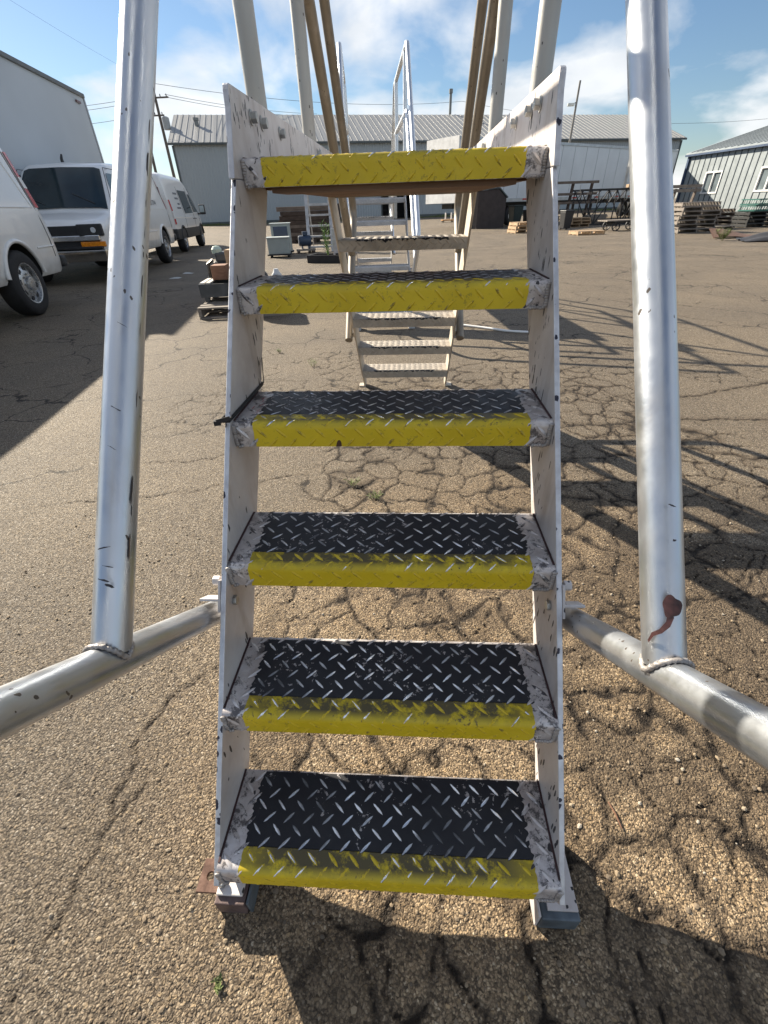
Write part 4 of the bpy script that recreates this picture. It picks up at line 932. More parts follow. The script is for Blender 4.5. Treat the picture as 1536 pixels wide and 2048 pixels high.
def text_on_side(t, hw, body, y, z, size, sx, parent=None):
    c = bpy.data.curves.new('lettering', 'FONT'); c.body = body; c.size = size; c.extrude = 0.001; o = bpy.data.objects.new('lettering', c); COL.objects.link(o)
    bpy.context.view_layer.update(); me = bpy.data.meshes.new_from_object(o.evaluated_get(bpy.context.evaluated_depsgraph_get())); bpy.data.objects.remove(o); bpy.data.curves.remove(c)
    for v in me.vertices:
        yy = y-(v.co.x if sx < 0 else -v.co.x); zz = z+v.co.y; v.co = (sx*(hw(yy, zz)+0.006), yy, zz)
    me.materials.clear(); me.materials.append(simple('grey_lettering', (0.12, 0.13, 0.15), 0.5)); return link('lettering', me, t)
ROW = PI+0.2
v2, sp2, hw2, _ = van('cargo_van', 'white cargo van facing the camera with amber indicators, in front of the box truck', (-7.44, 12.21, 0), ROW, EXPRESS); express_extras(v2, sp2, hw2)
text_on_side(v2, hw2, 'com 357.7744', -0.95, 1.30, 0.16, -1); text_on_side(v2, hw2, 'A', -1.35, 1.52, 0.30, -1)
v1 = copy_tree(v2, loc=(-5.87, 4.66, 0.06), rz=ROW, label='white cargo van nearest the camera, only its rear quarter showing at left edge')
for c in list(v1.children):
    if c.name.startswith('lettering'): bpy.data.objects.remove(c)
v4, sp4, hw4, _ = van('crew_van', 'white crew van with tall red tail lamps and dark lower cladding, seen from behind', (-9.46, 19.87, 0), 0.2, TRANSIT)
MB().box((0, -2.68, 0.55), (1.7, 0.12, 0.22)).build('rear_bumper', BODYBLK, v4, bevel=0.03); MB().box((0, -0.1, 0.45), (1.5, 4.4, 0.16)).build('underbody', BODYBLK, v4)
for sx in (-1, 1): MB().box((sx*0.43, -2.655, 1.62), (0.60, 0.02, 0.55), rx=-0.05).build('rear_window', GL, v4, bevel=0.02)
MB().tube([(0, -2.664, 0.5), (0, -2.60, 2.1)], 0.008, 6).build('panel_gap', BODYBLK, v4)

# box truck behind the cargo van (box, chassis, wheels and cab)
bt = thing('box_truck', 'tall grey-white box truck body rising behind the cargo van', 'truck', (-9.45, 16.8, 0), ROW)
BXM = simple('grey_white_box_panel', (0.52, 0.56, 0.60), 0.45, 0.05, 0.07, 0.7)
# local: +y forwards (towards the camera), driver's side (-x local) faces the yard; origin at the yard-side rear corner
bw, bl, bz0, bz1 = 2.45, 7.3, 1.05, 4.02
MB().box((bw/2+0.0, bl/2, (bz0+bz1)/2), (bw, bl, bz1-bz0)).build('box_body', BXM, bt, bevel=0.03)
for x in (-0.015, bw+0.015): MB().box((x, bl/2, bz1+0.005), (0.07, bl+0.04, 0.09)).build('roof_rail', simple('dark_grey_rail', (0.15, 0.16, 0.165), 0.5, 0.3), bt, bevel=0.01)
for x in (-0.01, bw+0.01): MB().box((x, bl/2, bz0+0.06), (0.06, bl, 0.14)).build('bottom_rail', MATS['dark_grey_rail'], bt)
for x in (0.04, bw-0.04): MB().box((x, -0.02, (bz0+bz1)/2), (0.12, 0.08, bz1-bz0)).build('rear_post', MATS['rail_aluminium'], bt)
MB().box((-0.025, 0.55, bz1-0.20), (0.03, 0.30, 0.05)).build('marker_lamp', simple('dark_lens', (0.10, 0.02, 0.02), 0.3), bt)
MB().box((bw/2, 4.2, 0.85), (0.9, 8.6, 0.28)).build('chassis', MATS['black_steel'], bt)
cb = MB().prism([(7.6, 0.6), (10.0, 0.6), (10.0, 1.35), (9.1, 1.55), (8.7, 2.5), (7.6, 2.55)], 0.15, bw-0.15); cb.build('cab', VP, bt, bevel=0.06)
for y in (1.6, 9.2):
    for x in (0.20, bw-0.20):
        w_ = MB().lathe([(x-0.14, 0.22), (x-0.15, 0.40), (x-0.1, 0.46), (x+0.1, 0.46), (x+0.15, 0.40), (x+0.14, 0.22)], 26, 'x', (0, y, 0.46)).build('wheel', BLACK, bt, smooth=40)
        MB().lathe([(x-0.10, 0.0001), (x-0.10, 0.22), (x+0.10, 0.22), (x+0.10, 0.0001)], 18, 'x', (0, y, 0.46)).build('rim', WHT, w_, smooth=40)
# ================================================================== YARD OBJECTS
GREYW = M_wood('grey_weathered_wood', (0.20, 0.17, 0.145), (0.33, 0.29, 0.25)); DARKW = M_wood('dark_old_timber', (0.045, 0.030, 0.024), (0.12, 0.085, 0.065)); PALEW = M_wood('pale_new_wood', (0.42, 0.28, 0.16), (0.58, 0.42, 0.27))
BSTEEL = MATS['black_steel']; GREYB = M_wood('greybrown_wood', (0.13, 0.10, 0.08), (0.24, 0.19, 0.155))
PROTO = {}
def pallet(label, loc, rz, mat=GREYW, w=1.15, l=1.0, group=None, nb=7, tilt=0.0):
    key = (mat.name, w, l, nb)
    if key not in PROTO:
        bw = 0.095; PROTO[key] = [MB().box((0, 0, 0), (w, bw, 0.018)).mesh('deck_board', mat), MB().box((0, 0, 0), (0.04, l, 0.09)).mesh('stringer_board', mat)]
    a, b = PROTO[key]; t = thing('pallet', label, 'pallet', loc, rz, group); t.rotation_euler[1] = tilt
    for k in range(nb): link('deck_board', a, t, loc=(random.uniform(-.008, .008), -l/2+0.05+(l-0.1)*k/(nb-1), 0.128))
    for k in (0, nb//2, nb-1): link('deck_board', a, t, loc=(random.uniform(-.008, .008), -l/2+0.05+(l-0.1)*k/(nb-1), 0.009))
    for x in (-w/2+0.02, 0, w/2-0.02): link('stringer_board', b, t, loc=(x, 0, 0.0685))
    return t
ORD = ['bottom', 'second', 'third', 'fourth', 'fifth', 'sixth', 'seventh', 'eighth']
def stack(n, x, y, rz, mat, where, w=1.15, l=1.0, jit=0.05, group=None):
    for k in range(n):
        pallet(f'{ORD[k]} pallet from the ground in {where}', (x+random.uniform(-jit, jit), y+random.uniform(-jit, jit), 0.139*k), rz+random.uniform(-.05, .05), mat, w, l, group)
# left: machine parts on a pallet
pallet('weathered pallet lying beside the left stringer, carrying machine parts', (-2.22, 6.62, 0.0), 0.16, GREYW, 1.15, 1.05)
tr = thing('steel_tray', 'dark grey steel tray with two pale slats on the near left pallet', 'tray', (-2.47, 6.72, 0.139), 0.16)
DG = simple('dark_grey_steel', (0.09, 0.095, 0.10), 0.5, 0.4, 0.3, 8)
for q in (((0, -0.24, 0.14), (0.74, 0.02, 0.16)), ((0, 0.24, 0.14), (0.74, 0.02, 0.16)), ((-0.36, 0, 0.14), (0.02, 0.46, 0.16)), ((0.36, 0, 0.14), (0.02, 0.46, 0.16))): MB().box(*q).build('side_panel', DG, tr)
MB().box((0, 0, 0.07), (0.70, 0.46, 0.02)).build('floor_plate', DG, tr)
for x in (-0.30, 0.30):
    for y in (-0.2, 0.2): MB().box((x, y, 0.03), (0.06, 0.06, 0.06)).build('foot', DG, tr)
for x in (-0.32, -0.24): MB().box((x, 0, 0.229), (0.055, 0.50, 0.018)).build('slat', simple('off_white_slat', (0.62, 0.60, 0.55), 0.6), tr)
tag(MB().box((-2.60, 6.80, 0.465), (0.20, 0.26, 0.175), rz=0.16).build('timber_block', M_wood('red_brown_wood', (0.22, 0.10, 0.06), (0.34, 0.18, 0.11)), bevel=0.006), 'reddish brown timber block standing on the dark steel tray', 'block')
tag(MB().box((-2.52, 7.30, 0.42), (0.26, 0.22, 0.56), rz=0.1).build('timber_block', PALEW, bevel=0.006), 'taller pale timber block behind the steel tray, beside the left stringer', 'block')
dm = thing('steel_drum', 'black steel drum lying on the near left pallet against the tray', 'drum', (-2.02, 6.40, 0.139), 0.25)
MB().lathe([(-0.24, 0.0001), (-0.24, 0.19), (-0.225, 0.20), (-0.08, 0.195), (-0.07, 0.203), (-0.06, 0.195), (0.06, 0.195), (0.07, 0.203), (0.08, 0.195), (0.225, 0.20), (0.24, 0.19), (0.24, 0.0001)], 26, 'y', (0, 0, 0.203)).build('drum_shell', BSTEEL, dm, smooth=40)
MB().tube([(0.20*math.cos(a), -0.245, 0.203+0.20*math.sin(a)) for a in [PI*k/12 for k in range(13)]], 0.008, 6).build('drum_rim', simple('pale_rim', (0.5, 0.48, 0.44), 0.5), dm, smooth=60)
en = thing('engine', 'black oily engine with pale green cover standing beyond the near left pallet', 'engine', (-3.05, 8.15, 0.0), 0.3)
MB().box((0, 0, 0.32), (0.30, 0.34, 0.34)).build('engine_block', BSTEEL, en, bevel=0.03)
MB().box((0.02, 0, 0.55), (0.24, 0.28, 0.14)).build('engine_head', DG, en, bevel=0.03)
MB().lathe([(0.60, 0.0001), (0.60, 0.075), (0.66, 0.08), (0.70, 0.05), (0.71, 0.0001)], 16, 'z', (-0.06, -0.05, 0)).build('filter_cover', simple('pale_green_cover', (0.45, 0.55, 0.48), 0.4), en, smooth=40)
for k in range(3): MB().tube([(-0.16, -0.1+0.1*k, 0.5), (-0.24, -0.1+0.1*k, 0.46), (-0.24, -0.08+0.1*k, 0.25)], 0.022, 10).build('pipe', simple('oily_pipe', (0.16, 0.15, 0.14), 0.35, 0.7), en, smooth=50)
MB().box((0, 0, 0.075), (0.5, 0.5, 0.15)).build('skid', DARKW, en, bevel=0.01)
tag(MB().tube([(-1.86, 6.95, 0.139), (-1.86, 6.95, 0.40), (-1.86, 6.95, 0.43), (-1.86, 6.95, 0.47)], [0.07, 0.07, 0.045, 0.03], 18).build('canister', simple('white_plastic', (0.62, 0.64, 0.66), 0.4), smooth=40), 'small white plastic canister standing on the near left pallet', 'canister')
# grey electrical cabinets
CAB = simple('grey_cabinet_paint', (0.30, 0.34, 0.34), 0.45, 0.1, 0.1, 3)
def cabinet(label, loc, rz, w, d, h, panel):
    t = thing('cabinet', label, 'cabinet', loc, rz)
    MB().box((0, 0, 0.09+h/2), (w, d, h)).build('housing', CAB, t, bevel=0.012); MB().box((0, 0, 0.09+h+0.012), (w+0.05, d+0.05, 0.024)).build('lid', simple('pale_cabinet_lid', (0.5, 0.54, 0.53), 0.4), t, bevel=0.006)
    for x in (-w/2+0.06, w/2-0.06):
        for y in (-d/2+0.06, d/2-0.06): MB().lathe([(x-0.02, 0.0001), (x-0.02, 0.045), (x+0.02, 0.045), (x+0.02, 0.0001)], 14, 'x', (0, y, 0.045)).build('caster', BODYBLK, t, smooth=40)
    MB().box((0, 0, 0.072), (w+0.08, d+0.04, 0.035)).build('skid_frame', BSTEEL, t)
    if panel:
        p = MB().box((0.0, -d/2-0.004, 0.09+h*0.55), (w*0.74, 0.012, h*0.72)).build('front_panel', simple('dark_blue_panel', (0.035, 0.055, 0.10), 0.35), t)
        MB().box((-0.02, -d/2-0.012, 0.09+h*0.52), (0.09, 0.004, 0.05)).build('red_label', RED, p); MB().box((0, -d/2-0.012, 0.09+h*0.44), (0.13, 0.004, 0.03)).build('white_label', WHT, p)
    return t
cabinet('grey steel cabinet with closed lid on casters, in front of the panelled cabinet', (-3.87, 15.05, 0), 0.18, 0.62, 0.5, 0.40, False)
cabinet('grey steel cabinet with dark blue front panel, behind the closed cabinet', (-4.02, 16.1, 0), 0.18, 0.58, 0.5, 0.72, True)
mo_ = thing('electric_motor', 'dark blue electric motor on a low wooden base right of the cabinets', 'motor', (-3.35, 16.35, 0), 0.3)
MB().lathe([(-0.2, 0.0001), (-0.2, 0.13), (-0.16, 0.15), (0.16, 0.15), (0.2, 0.13), (0.2, 0.0001)], 20, 'x', (0, 0, 0.33)).build('motor_shell', simple('dark_blue_paint', (0.03, 0.05, 0.09), 0.45), mo_, smooth=40)
MB().box((0.02, 0, 0.53), (0.16, 0.14, 0.10)).build('terminal_box', MATS['dark_blue_paint'], mo_, bevel=0.01); MB().box((0, 0, 0.09), (0.6, 0.4, 0.05)).build('base_board', GREYW, mo_)
for x in (-0.24, 0.24): MB().box((x, 0, 0.034), (0.08, 0.4, 0.066)).build('bearer', DARKW, mo_)
for x in (-0.1, 0.1): MB().box((x, 0, 0.15), (0.04, 0.24, 0.09)).build('motor_foot', MATS['dark_blue_paint'], mo_)
# timber pile
rt = random.Random(3); zz = 0.10
for bx in (-4.9, -4.0): tag(MB().box((bx, 22.0, 0.05), (0.14, 1.0, 0.10)).build('timber', DARKW, bevel=0.008), f'short dark bearer under the {"left" if bx < -4.5 else "right"} end of the timber pile', 'timber')
for k in range(8):
    h = rt.uniform(0.12, 0.17); ln = rt.uniform(1.7, 2.3)
    for j in range(2):
        mt = DARKW if rt.random() < 0.7 else GREYB
        tag(MB().box((-4.35+rt.uniform(-.16, .16), 21.75+0.42*j, zz+h/2), (ln, 0.36, h-0.006), rz=rt.uniform(-.05, .05)).build('timber', mt, bevel=0.01), f'{"front" if j == 0 else "rear"} timber of the {ORD[k]} layer in the dark pile behind the cabinets', 'timber', 'timbers in the dark pile')
    zz += h
# step ladder behind the planter
ld = thing('step_ladder', 'grey aluminium step ladder standing upright left of the silver crossover stair', 'ladder', (-2.88, 16.55, 0), 0.1)
for sx in (-1, 1): MB().bar((sx*0.38, 0, 0.0), (sx*0.36, 0.62, 2.1), 0.10, 0.03).build('stringer', PLAIN, ld, bevel=0.003)
for k in range(7):
    z = 0.14+0.285*k; MB().box((0, 0.04+z*0.295, z), (0.72, 0.16, 0.05)).build('tread', PLAIN, ld, bevel=0.003)
for sx in (-1, 1): MB().bar((sx*0.34, 1.25, 0.0), (sx*0.34, 0.66, 2.0), 0.04, 0.03).build('rear_leg', PLAIN, ld)
# planter and plant
pl = thing('planter', 'low black timber planter box in front of the step ladder', 'planter', (-2.08, 13.1, 0), -0.25)
for q in (((0, -0.27, 0.09), (1.0, 0.05, 0.18)), ((0, 0.27, 0.09), (1.0, 0.05, 0.18)), ((-0.475, 0, 0.09), (0.05, 0.49, 0.18)), ((0.475, 0, 0.09), (0.05, 0.49, 0.18))): MB().box(*q).build('side_board', BSTEEL, pl, bevel=0.006)
MB().box((0, 0, 0.06), (0.9, 0.49, 0.10)).build('soil', simple('dry_soil', (0.17, 0.12, 0.085), 0.95, 0, 0.3, 12, 0.5, 60), pl)
tag(MB().box((-1.93, 13.35, 0.40), (0.14, 0.06, 0.66), rz=0.1).build('post', PLAIN, bevel=0.004), 'short pale grey post standing in the black planter', 'post')
def leafy(name, label, cat, loc, h, n, spread, mat, seed, leaf=(0.10, 0.02), stems=4):
    r = random.Random(seed); t = thing(name, label, cat, loc); sm = MB(); lm = MB()
    for s in range(stems):
        a = r.uniform(0, 2*PI); tip = Vector((math.cos(a)*spread*r.uniform(.3, 1), math.sin(a)*spread*r.uniform(.3, 1), h*r.uniform(.7, 1))); pts = [Vector((math.cos(a)*0.01, math.sin(a)*0.01, 0)).lerp(tip, k/4)*1.0 for k in range(5)]
        sm.tube(pts, [0.004*h/0.4+0.001]*5 if h > 0.2 else [0.0012]*5, 5)
        for k in range(n):
            u = r.uniform(0.15, 1.0); p = Vector((0, 0, 0)).lerp(tip, u); b = r.uniform(0, 2*PI); L_ = leaf[0]*r.uniform(.6, 1.2); d = Vector((math.cos(b), math.sin(b), r.uniform(-.1, .8))).normalized()*L_; sd_ = d.cross(Vector((0, 0, 1))).normalized()*leaf[1]*r.uniform(.7, 1.3)
            lm.add([p, p+d*0.5+sd_+Vector((0, 0, L_*.1)), p+d, p+d*0.5-sd_+Vector((0, 0, L_*.1))], [(0, 1, 2, 3)])
    sm.build('stem', mat, t); tag(lm.build('leaves', mat, t), kind='stuff'); return t
LEAF = simple('bright_leaf', (0.09, 0.17, 0.028), 0.55, 0, 0.5, 14); WEED = simple('dry_weed_leaf', (0.13, 0.16, 0.045), 0.65, 0, 0.5, 60)
leafy('weed_plant', 'bright green leafy plant growing in the black planter', 'plant', (-2.12, 13.2, 0.11), 0.75, 16, 0.16, LEAF, 5, (0.20, 0.014), 5)
for i, (x, y, h, lb) in enumerate([(-0.82, 3.89, 0.05, 'largest grass tuft, below the fifth tread'), (-0.24, 1.86, 0.03, 'small weed in a crack, left of centre under the fourth tread'), (-0.13, 1.74, 0.03, 'small weed in a crack at the centre under the fourth tread'), (-0.30, 0.145, 0.009, 'pale star shaped weed at the bottom of the picture, left of the shadow'), (-1.23, 4.35, 0.035, 'thin weed beside the left stringer below the second tread from the top')]):
    leafy('weed', lb, 'weed', (x, y, 0.0), h, 9, h*1.2, WEED, 20+i, (h*0.9, 0.0022), 5)
# right: brown hutch, bins
hu = thing('hutch', 'dark brown plywood hutch with a lean-to roof in front of the white trailer', 'hutch', (4.25, 30.05, 0), 0.35)
BRN = simple('dark_brown_board', (0.045, 0.034, 0.032), 0.7, 0, 0.2, 4)
MB().prism([(-0.85, 0), (0.85, 0), (0.85, 1.38), (0.35, 1.78), (-0.85, 1.70)], -0.6, 0.6, 'xz').build('hutch_body', BRN, hu, bevel=0.01)
MB().bar((-0.95, 0, 1.74), (0.37, 0, 1.83), 1.30, 0.05).build('roof_board', TRIM, hu); MB().bar((0.37, 0, 1.83), (0.92, 0, 1.39), 1.30, 0.05).build('roof_board', TRIM, hu)
for k, (dx, dz) in enumerate(((0.55, 2.02), (0.62, 2.06))): MB().bar((0.30+0.08*k, -0.3, 1.8), (dx, -0.3, dz), 0.04, 0.04).build('loose_stick', BSTEEL, hu)
def bin_(label, loc, rz, h, c):
    t = thing('wheelie_bin', label, 'bin', loc, rz, 'wheelie bins by the trailer'); s = h/1.0; m = simple('bin_'+c, {'green': (0.018, 0.030, 0.028), 'black': (0.02, 0.02, 0.022)}[c], 0.5)
    b = MB(); lo, hi = 0.22*s, 0.29*s; b.add([(-lo, -lo, .06), (lo, -lo, .06), (lo, lo, .06), (-lo, lo, .06), (-hi, -hi, h*.92), (hi, -hi, h*.92), (hi, hi, h*.92), (-hi, hi, h*.92)], [(0, 1, 2, 3), (4, 5, 6, 7), (0, 1, 5, 4), (1, 2, 6, 5), (2, 3, 7, 6), (3, 0, 4, 7)]); b.build('bin_body', m, t, bevel=0.02)
    MB().box((0, 0, h*.95), (hi*2.1, hi*2.15, 0.06)).build('lid', m, t, bevel=0.02)
    for x in (-lo*.9, lo*.9): MB().lathe([(x-.03, .0001), (x-.03, .1), (x+.03, .1), (x+.03, .0001)], 14, 'x', (0, lo*.9, .1)).build('wheel', BLACK, t, smooth=40)
bin_('dark wheelie bin right beside the brown hutch', (6.05, 30.9, 0), 0.4, 1.05, 'green'); bin_('black wheelie bin just right of the right stringer', (7.42, 25.5, 0), 0.3, 0.80, 'black'); bin_('lower black bin between the hutch and the right stringer', (6.85, 31.2, 0), 0.3, 0.8, 'black')
# pallets on the right
stack(3, 5.15, 24.2, 0.25, PALEW, 'the small pale stack left of the right stringer', 1.0, 0.9)
stack(3, 8.75, 28.2, 0.2, PALEW, 'the pale stack under the timber rack', 1.05, 1.0)
pallet('single pale pallet lying alone on the open asphalt at the right', (7.15, 21.45, 0), 0.12, PALEW, 1.1, 0.9)
stack(7, 10.75, 20.9, 0.12, GREYW, 'the tall grey stack right of the handrail', 1.45, 1.1, 0.07)
stack(5, 12.55, 22.9, 0.2, GREYB, 'the brown stack left of the green crates', 1.3, 1.1, 0.06)
pallet('grey pallet lying flat between the grey stack and the brown stack', (12.35, 21.9, 0), 0.3, GREYW, 1.1, 0.9)
BPAL = simple('black_plastic_pallet', (0.018, 0.019, 0.02), 0.5, 0, 0.3, 6); GRN = simple('teal_green_crate', (0.02, 0.115, 0.095), 0.45, 0, 0.25, 4)
for k in range(4): pallet(f'{ORD[k]} black plastic pallet under the green crates', (14.75+random.uniform(-.04, .04), 23.4, 0.139*k), 0.15+random.uniform(-.03, .03), BPAL, 1.5, 1.1)
for k in range(2):
    c = thing('crate', ('lower' if k == 0 else 'upper')+' teal green slatted crate on the black pallets', 'crate', (14.8, 23.3, 0.56+0.22*k), 0.15+0.07*k)
    MB().box((0, 0, 0.015), (1.3, 0.9, 0.02)).build('floor_panel', GRN, c)
    for y in (-0.44, 0.44):
        for z in (0.03, 0.19): MB().box((0, y, z), (1.32, 0.03, 0.035)).build('rail', GRN, c)
        for i in range(12): MB().bar((-0.62+0.112*i, y, 0.03), (-0.58+0.112*i, y, 0.19), 0.02, 0.025).build('slat', GRN, c)
    for x in (-0.645, 0.645):
        for z in (0.03, 0.19): MB().box((x, 0, z), (0.03, 0.86, 0.035)).build('rail', GRN, c)
# flat cart with spoked wheels
ca = thing('flat_cart', 'low wooden flat cart with spoked iron wheels behind the right handrail', 'cart', (9.35, 23.6, 0), 0.12)
for k in range(5): MB().box((0, -0.36+0.18*k, 0.38), (1.9, 0.165, 0.045)).build('deck_board', GREYW, ca)
MB().box((0, 0, 0.335), (1.5, 0.08, 0.05)).build('axle_beam', BSTEEL, ca)
for x in (-0.5, 0.55):
    for y in (-0.42, 0.42):
        w_ = MB().lathe([(y-.03, .15), (y-.03, .18), (y+.03, .18), (y+.03, .15), (y-.03, .15)], 22, 'y', (x, 0, .18)).build('wheel', BSTEEL, ca, smooth=40)
        for k in range(5): MB().bar((x, y, .18), (x+.16*math.cos(2*PI*k/5), y, .18+.16*math.sin(2*PI*k/5)), .02, .02).build('spoke', BSTEEL, w_)
    MB().box((x, 0, .25), (.06, .84, .12)).build('axle', BSTEEL, ca)
# timber rack
rk = thing('timber_rack', 'weathered timber rack with four long rails behind the right stringer', 'rack', (8.9, 31.2, 0), 0.12)
for x in (-0.9, 0.2, 1.3):
    MB().bar((x-0.12, 0, 0), (x+0.1, 0.15, 1.95), 0.12, 0.12).build('post', DARKW, rk); MB().bar((x+0.2, 0.75, 0), (x+0.1, 0.2, 1.9), 0.10, 0.10).build('brace', DARKW, rk)
for z in (0.62, 1.05, 1.45, 1.98): MB().box((0.2, -0.10, z), (2.9, 0.08, 0.12)).build('rail', GREYB, rk)
# black steel trestle
ts = thing('steel_trestle', 'black steel truss trestle with diagonal bracing behind the right handrail', 'trestle', (10.6, 29.2, 0), 0.1)
for y in (0, 0.9):
    MB().bar((-1.7, y, 1.58), (2.3, y, 1.58), 0.08, 0.08).build('top_chord', BSTEEL, ts); MB().bar((-1.7, y, 0.05), (2.3, y, 0.05), 0.06, 0.06).build('bottom_chord', BSTEEL, ts)
    for i in range(5):
        x = -1.6+0.95*i; MB().bar((x, y, 0.05), (x, y, 1.56), 0.045, 0.045).build('upright', BSTEEL, ts)
        if i < 4: MB().bar((x, y, 0.05 if i % 2 else 1.55), (x+0.95, y, 1.55 if i % 2 else 0.05), 0.04, 0.04).build('diagonal', BSTEEL, ts); MB().bar((x, y, 1.0), (x+0.48, y, 1.55), 0.03, 0.03).build('diagonal', BSTEEL, ts)
for i in range(5): MB().bar((-1.6+0.95*i, 0, 1.5), (-1.6+0.95*i, 0.9, 1.5), 0.04, 0.04).build('cross_bar', BSTEEL, ts)
tag(MB().box((12.1, 29.3, 1.70), (1.5, 0.3, 0.14), rz=0.1).build('plank', PALEW, bevel=0.01), 'pale plank lying on top of the black trestle', 'plank')
fr = thing('wooden_gate', 'grey timber gate leaning between the handrail and the metal shed', 'gate', (14.6, 29.6, 0), 0.1)
for x in (-0.6, 0.5): MB().bar((x-0.15, 0, 0), (x+0.1, 0.1, 1.5), 0.12, 0.09).build('post', GREYB, fr)
for z in (1.42, 1.60): MB().box((0, 0.08, z), (1.7, 0.09, 0.14)).build('rail', GREYW, fr)
# clutter inside/under: stacks of boards beneath the rack
for i, (x, y, z, l, mt) in enumerate([(9.9, 29.9, 0.14, 1.5, GREYB), (10.3, 29.95, 0.36, 1.1, GREYW), (11.6, 29.7, 0.12, 1.6, DARKW), (8.2, 31.9, 0.3, 1.2, DARKW)]):
    t = thing('board_stack', ['low brown board stack under the left of the black trestle', 'short grey board bundle on top of the low brown stack', 'dark board stack under the right of the black trestle', 'dark board stack behind the timber rack posts'][i], 'boards', (x, y, z-0.12 if i != 1 else 0.245), 0.1)
    for k in range(4):
        for j in range(2): MB().box((random.uniform(-.05, .05), -0.13+0.26*j, 0.03+0.06*k), (l, 0.24, 0.054)).build('board', mt, t)
# dolly by the warehouse, door clutter, bollard
dl = thing('dolly', 'small orange brown dolly with two white uprights in front of the warehouse', 'dolly', (2.98, 42.5, 0), 0.2)
MB().box((0, 0, 0.16), (0.95, 0.6, 0.07)).build('deck', simple('orange_brown_wood', (0.35, 0.17, 0.05), 0.7), dl)
for x in (-0.12, 0.36): MB().box((x, 0.2, 0.42), (0.09, 0.06, 0.46)).build('upright', WHT, dl)
for x in (-0.38, 0.38):
    for y in (-0.22, 0.22): MB().lathe([(x-.03, .0001), (x-.03, .06), (x+.03, .06), (x+.03, .0001)], 12, 'x', (0, y, .06)).build('caster', BLACK, dl)
tag(MB().lathe([(0, .0001), (0, .11), (1.15, .11), (1.22, .08), (1.25, .0001)], 16, 'z', (-4.7, 63.6, 0)).build('bollard', simple('yellow_bollard_paint', (0.55, 0.38, 0.02), 0.5), smooth=40), 'yellow bollard beside the open warehouse door', 'bollard')
tag(MB().lathe([(0, .0001), (0, .09), (1.3, .09), (1.35, .06), (1.36, .0001)], 16, 'z', (-6.3, 63.4, 0)).build('bollard', simple('pale_bollard_paint', (0.5, 0.5, 0.45), 0.5), smooth=40), 'pale grey bollard left of the yellow bollard', 'bollard')
cb_ = thing('work_table', 'dark metal work table with shelf left of the open warehouse door', 'table', (-3.6, 63.8, 0), 0.26)
for z in (0.35, 0.85): MB().box((0, 0, z), (1.5, 0.7, 0.08)).build('shelf', BSTEEL, cb_)
for x in (-0.7, 0.7):
    for y in (-0.3, 0.3): MB().box((x, y, 0.42), (0.06, 0.06, 0.8)).build('leg', BSTEEL, cb_)
cu = thing('cupboard', 'dark brown cupboard standing against the warehouse wall left of the bollards', 'cupboard', (-8.6, 61.0, 0), 0.26); MB().box((0, 0, 0.85), (0.9, 0.6, 1.6)).build('carcass', BRN, cu, bevel=0.01); MB().box((0, 0, 0.03), (0.85, 0.55, 0.06)).build('plinth', BSTEEL, cu)
for x in (-0.22, 0.22): MB().box((x, -0.31, 0.85), (0.42, 0.02, 1.5)).build('door', BRN, cu)
# debris: fallen sheet and tarpaulin, far right
def sheet(name, label, cat, o, ax, ay, fn, mat, nu=14, nv=8, th=0.02):
    m = MB(); us = [k/nu for k in range(nu+1)]; vs_ = [k/nv for k in range(nv+1)]
    f = lambda u, v: (o[0]+ax[0]*u+ay[0]*v, o[1]+ax[1]*u+ay[1]*v, fn(u, v))
    m.grid(f, us, vs_); m.grid(lambda u, v: (f(u, v)[0], f(u, v)[1], max(0.002, f(u, v)[2]-th)), us, vs_)
    return tag(m.build(name, mat, smooth=50), label, cat)
sheet('metal_sheet', 'rusty brown metal sheet lying tilted on the asphalt at the right', 'sheet', (9.75, 17.1), (1.65, 0.0), (0.2, 0.8), lambda u, v: 0.04+0.22*(1-u)*v+0.03*math.sin(6*u), M_rust())
sheet('tarpaulin', 'crumpled black tarpaulin lying on the asphalt at the right edge', 'tarpaulin', (9.75, 15.5), (2.6, -0.4), (0.5, 1.3), lambda u, v: 0.02+0.26*math.sin(PI*min(1, u*1.1))*math.sin(PI*v)**0.7*(0.7+0.3*math.sin(9*u))+0.02*math.sin(14*v+5*u), simple('black_tarpaulin', (0.022, 0.02, 0.02), 0.45, 0, 0.3, 6), 24, 12)
leafy('grass_tuft', 'pale green grass tuft beside the black tarpaulin', 'grass', (9.62, 16.4, 0), 0.28, 40, 0.3, WEED, 77, (0.16, 0.008), 8)
# white plastic rod on the asphalt
rp = fillet([(0.62, 5.36, 0.012), (0.85, 5.20, 0.012), (1.08, 5.02, 0.012), (1.36, 4.93, 0.012)], 0.3, 6)
tag(MB().tube(rp, 0.012, 10).build('plastic_rod', WHT, smooth=50), 'thin white plastic rod lying bent on the asphalt beyond the near stair', 'rod')
for i, (x, y, z) in enumerate([(-5.16, 10.38, 0.3), (-5.24, 11.25, 1.0)]):
    m = MB(); m.grid(lambda u, v: (x+0.22*u, y+0.15*v, 0.006+0.012*math.sin(3*u+i)*v), [0, .25, .5, .75, 1], [0, .5, 1]); m.grid(lambda u, v: (x+0.22*u, y+0.15*v, 0.0045), [0, 1], [0, 1])
    tag(m.build('paper_scrap', simple('dirty_paper', (0.55, 0.56, 0.55), 0.8)), ['nearer white paper scrap on the shaded asphalt by the cargo van', 'farther white paper scrap on the shaded asphalt by the cargo van'][i], 'paper')
tag(MB().tube([(0.497, 0.470, 0.004), (0.503, 0.445, 0.006), (0.507, 0.418, 0.004)], [0.0018, 0.0022, 0.0014], 6).build('twig', M_wood('twig_bark', (0.16, 0.08, 0.05), (0.28, 0.15, 0.09))), 'thin brown twig on the asphalt right of the bottom tread', 'twig')
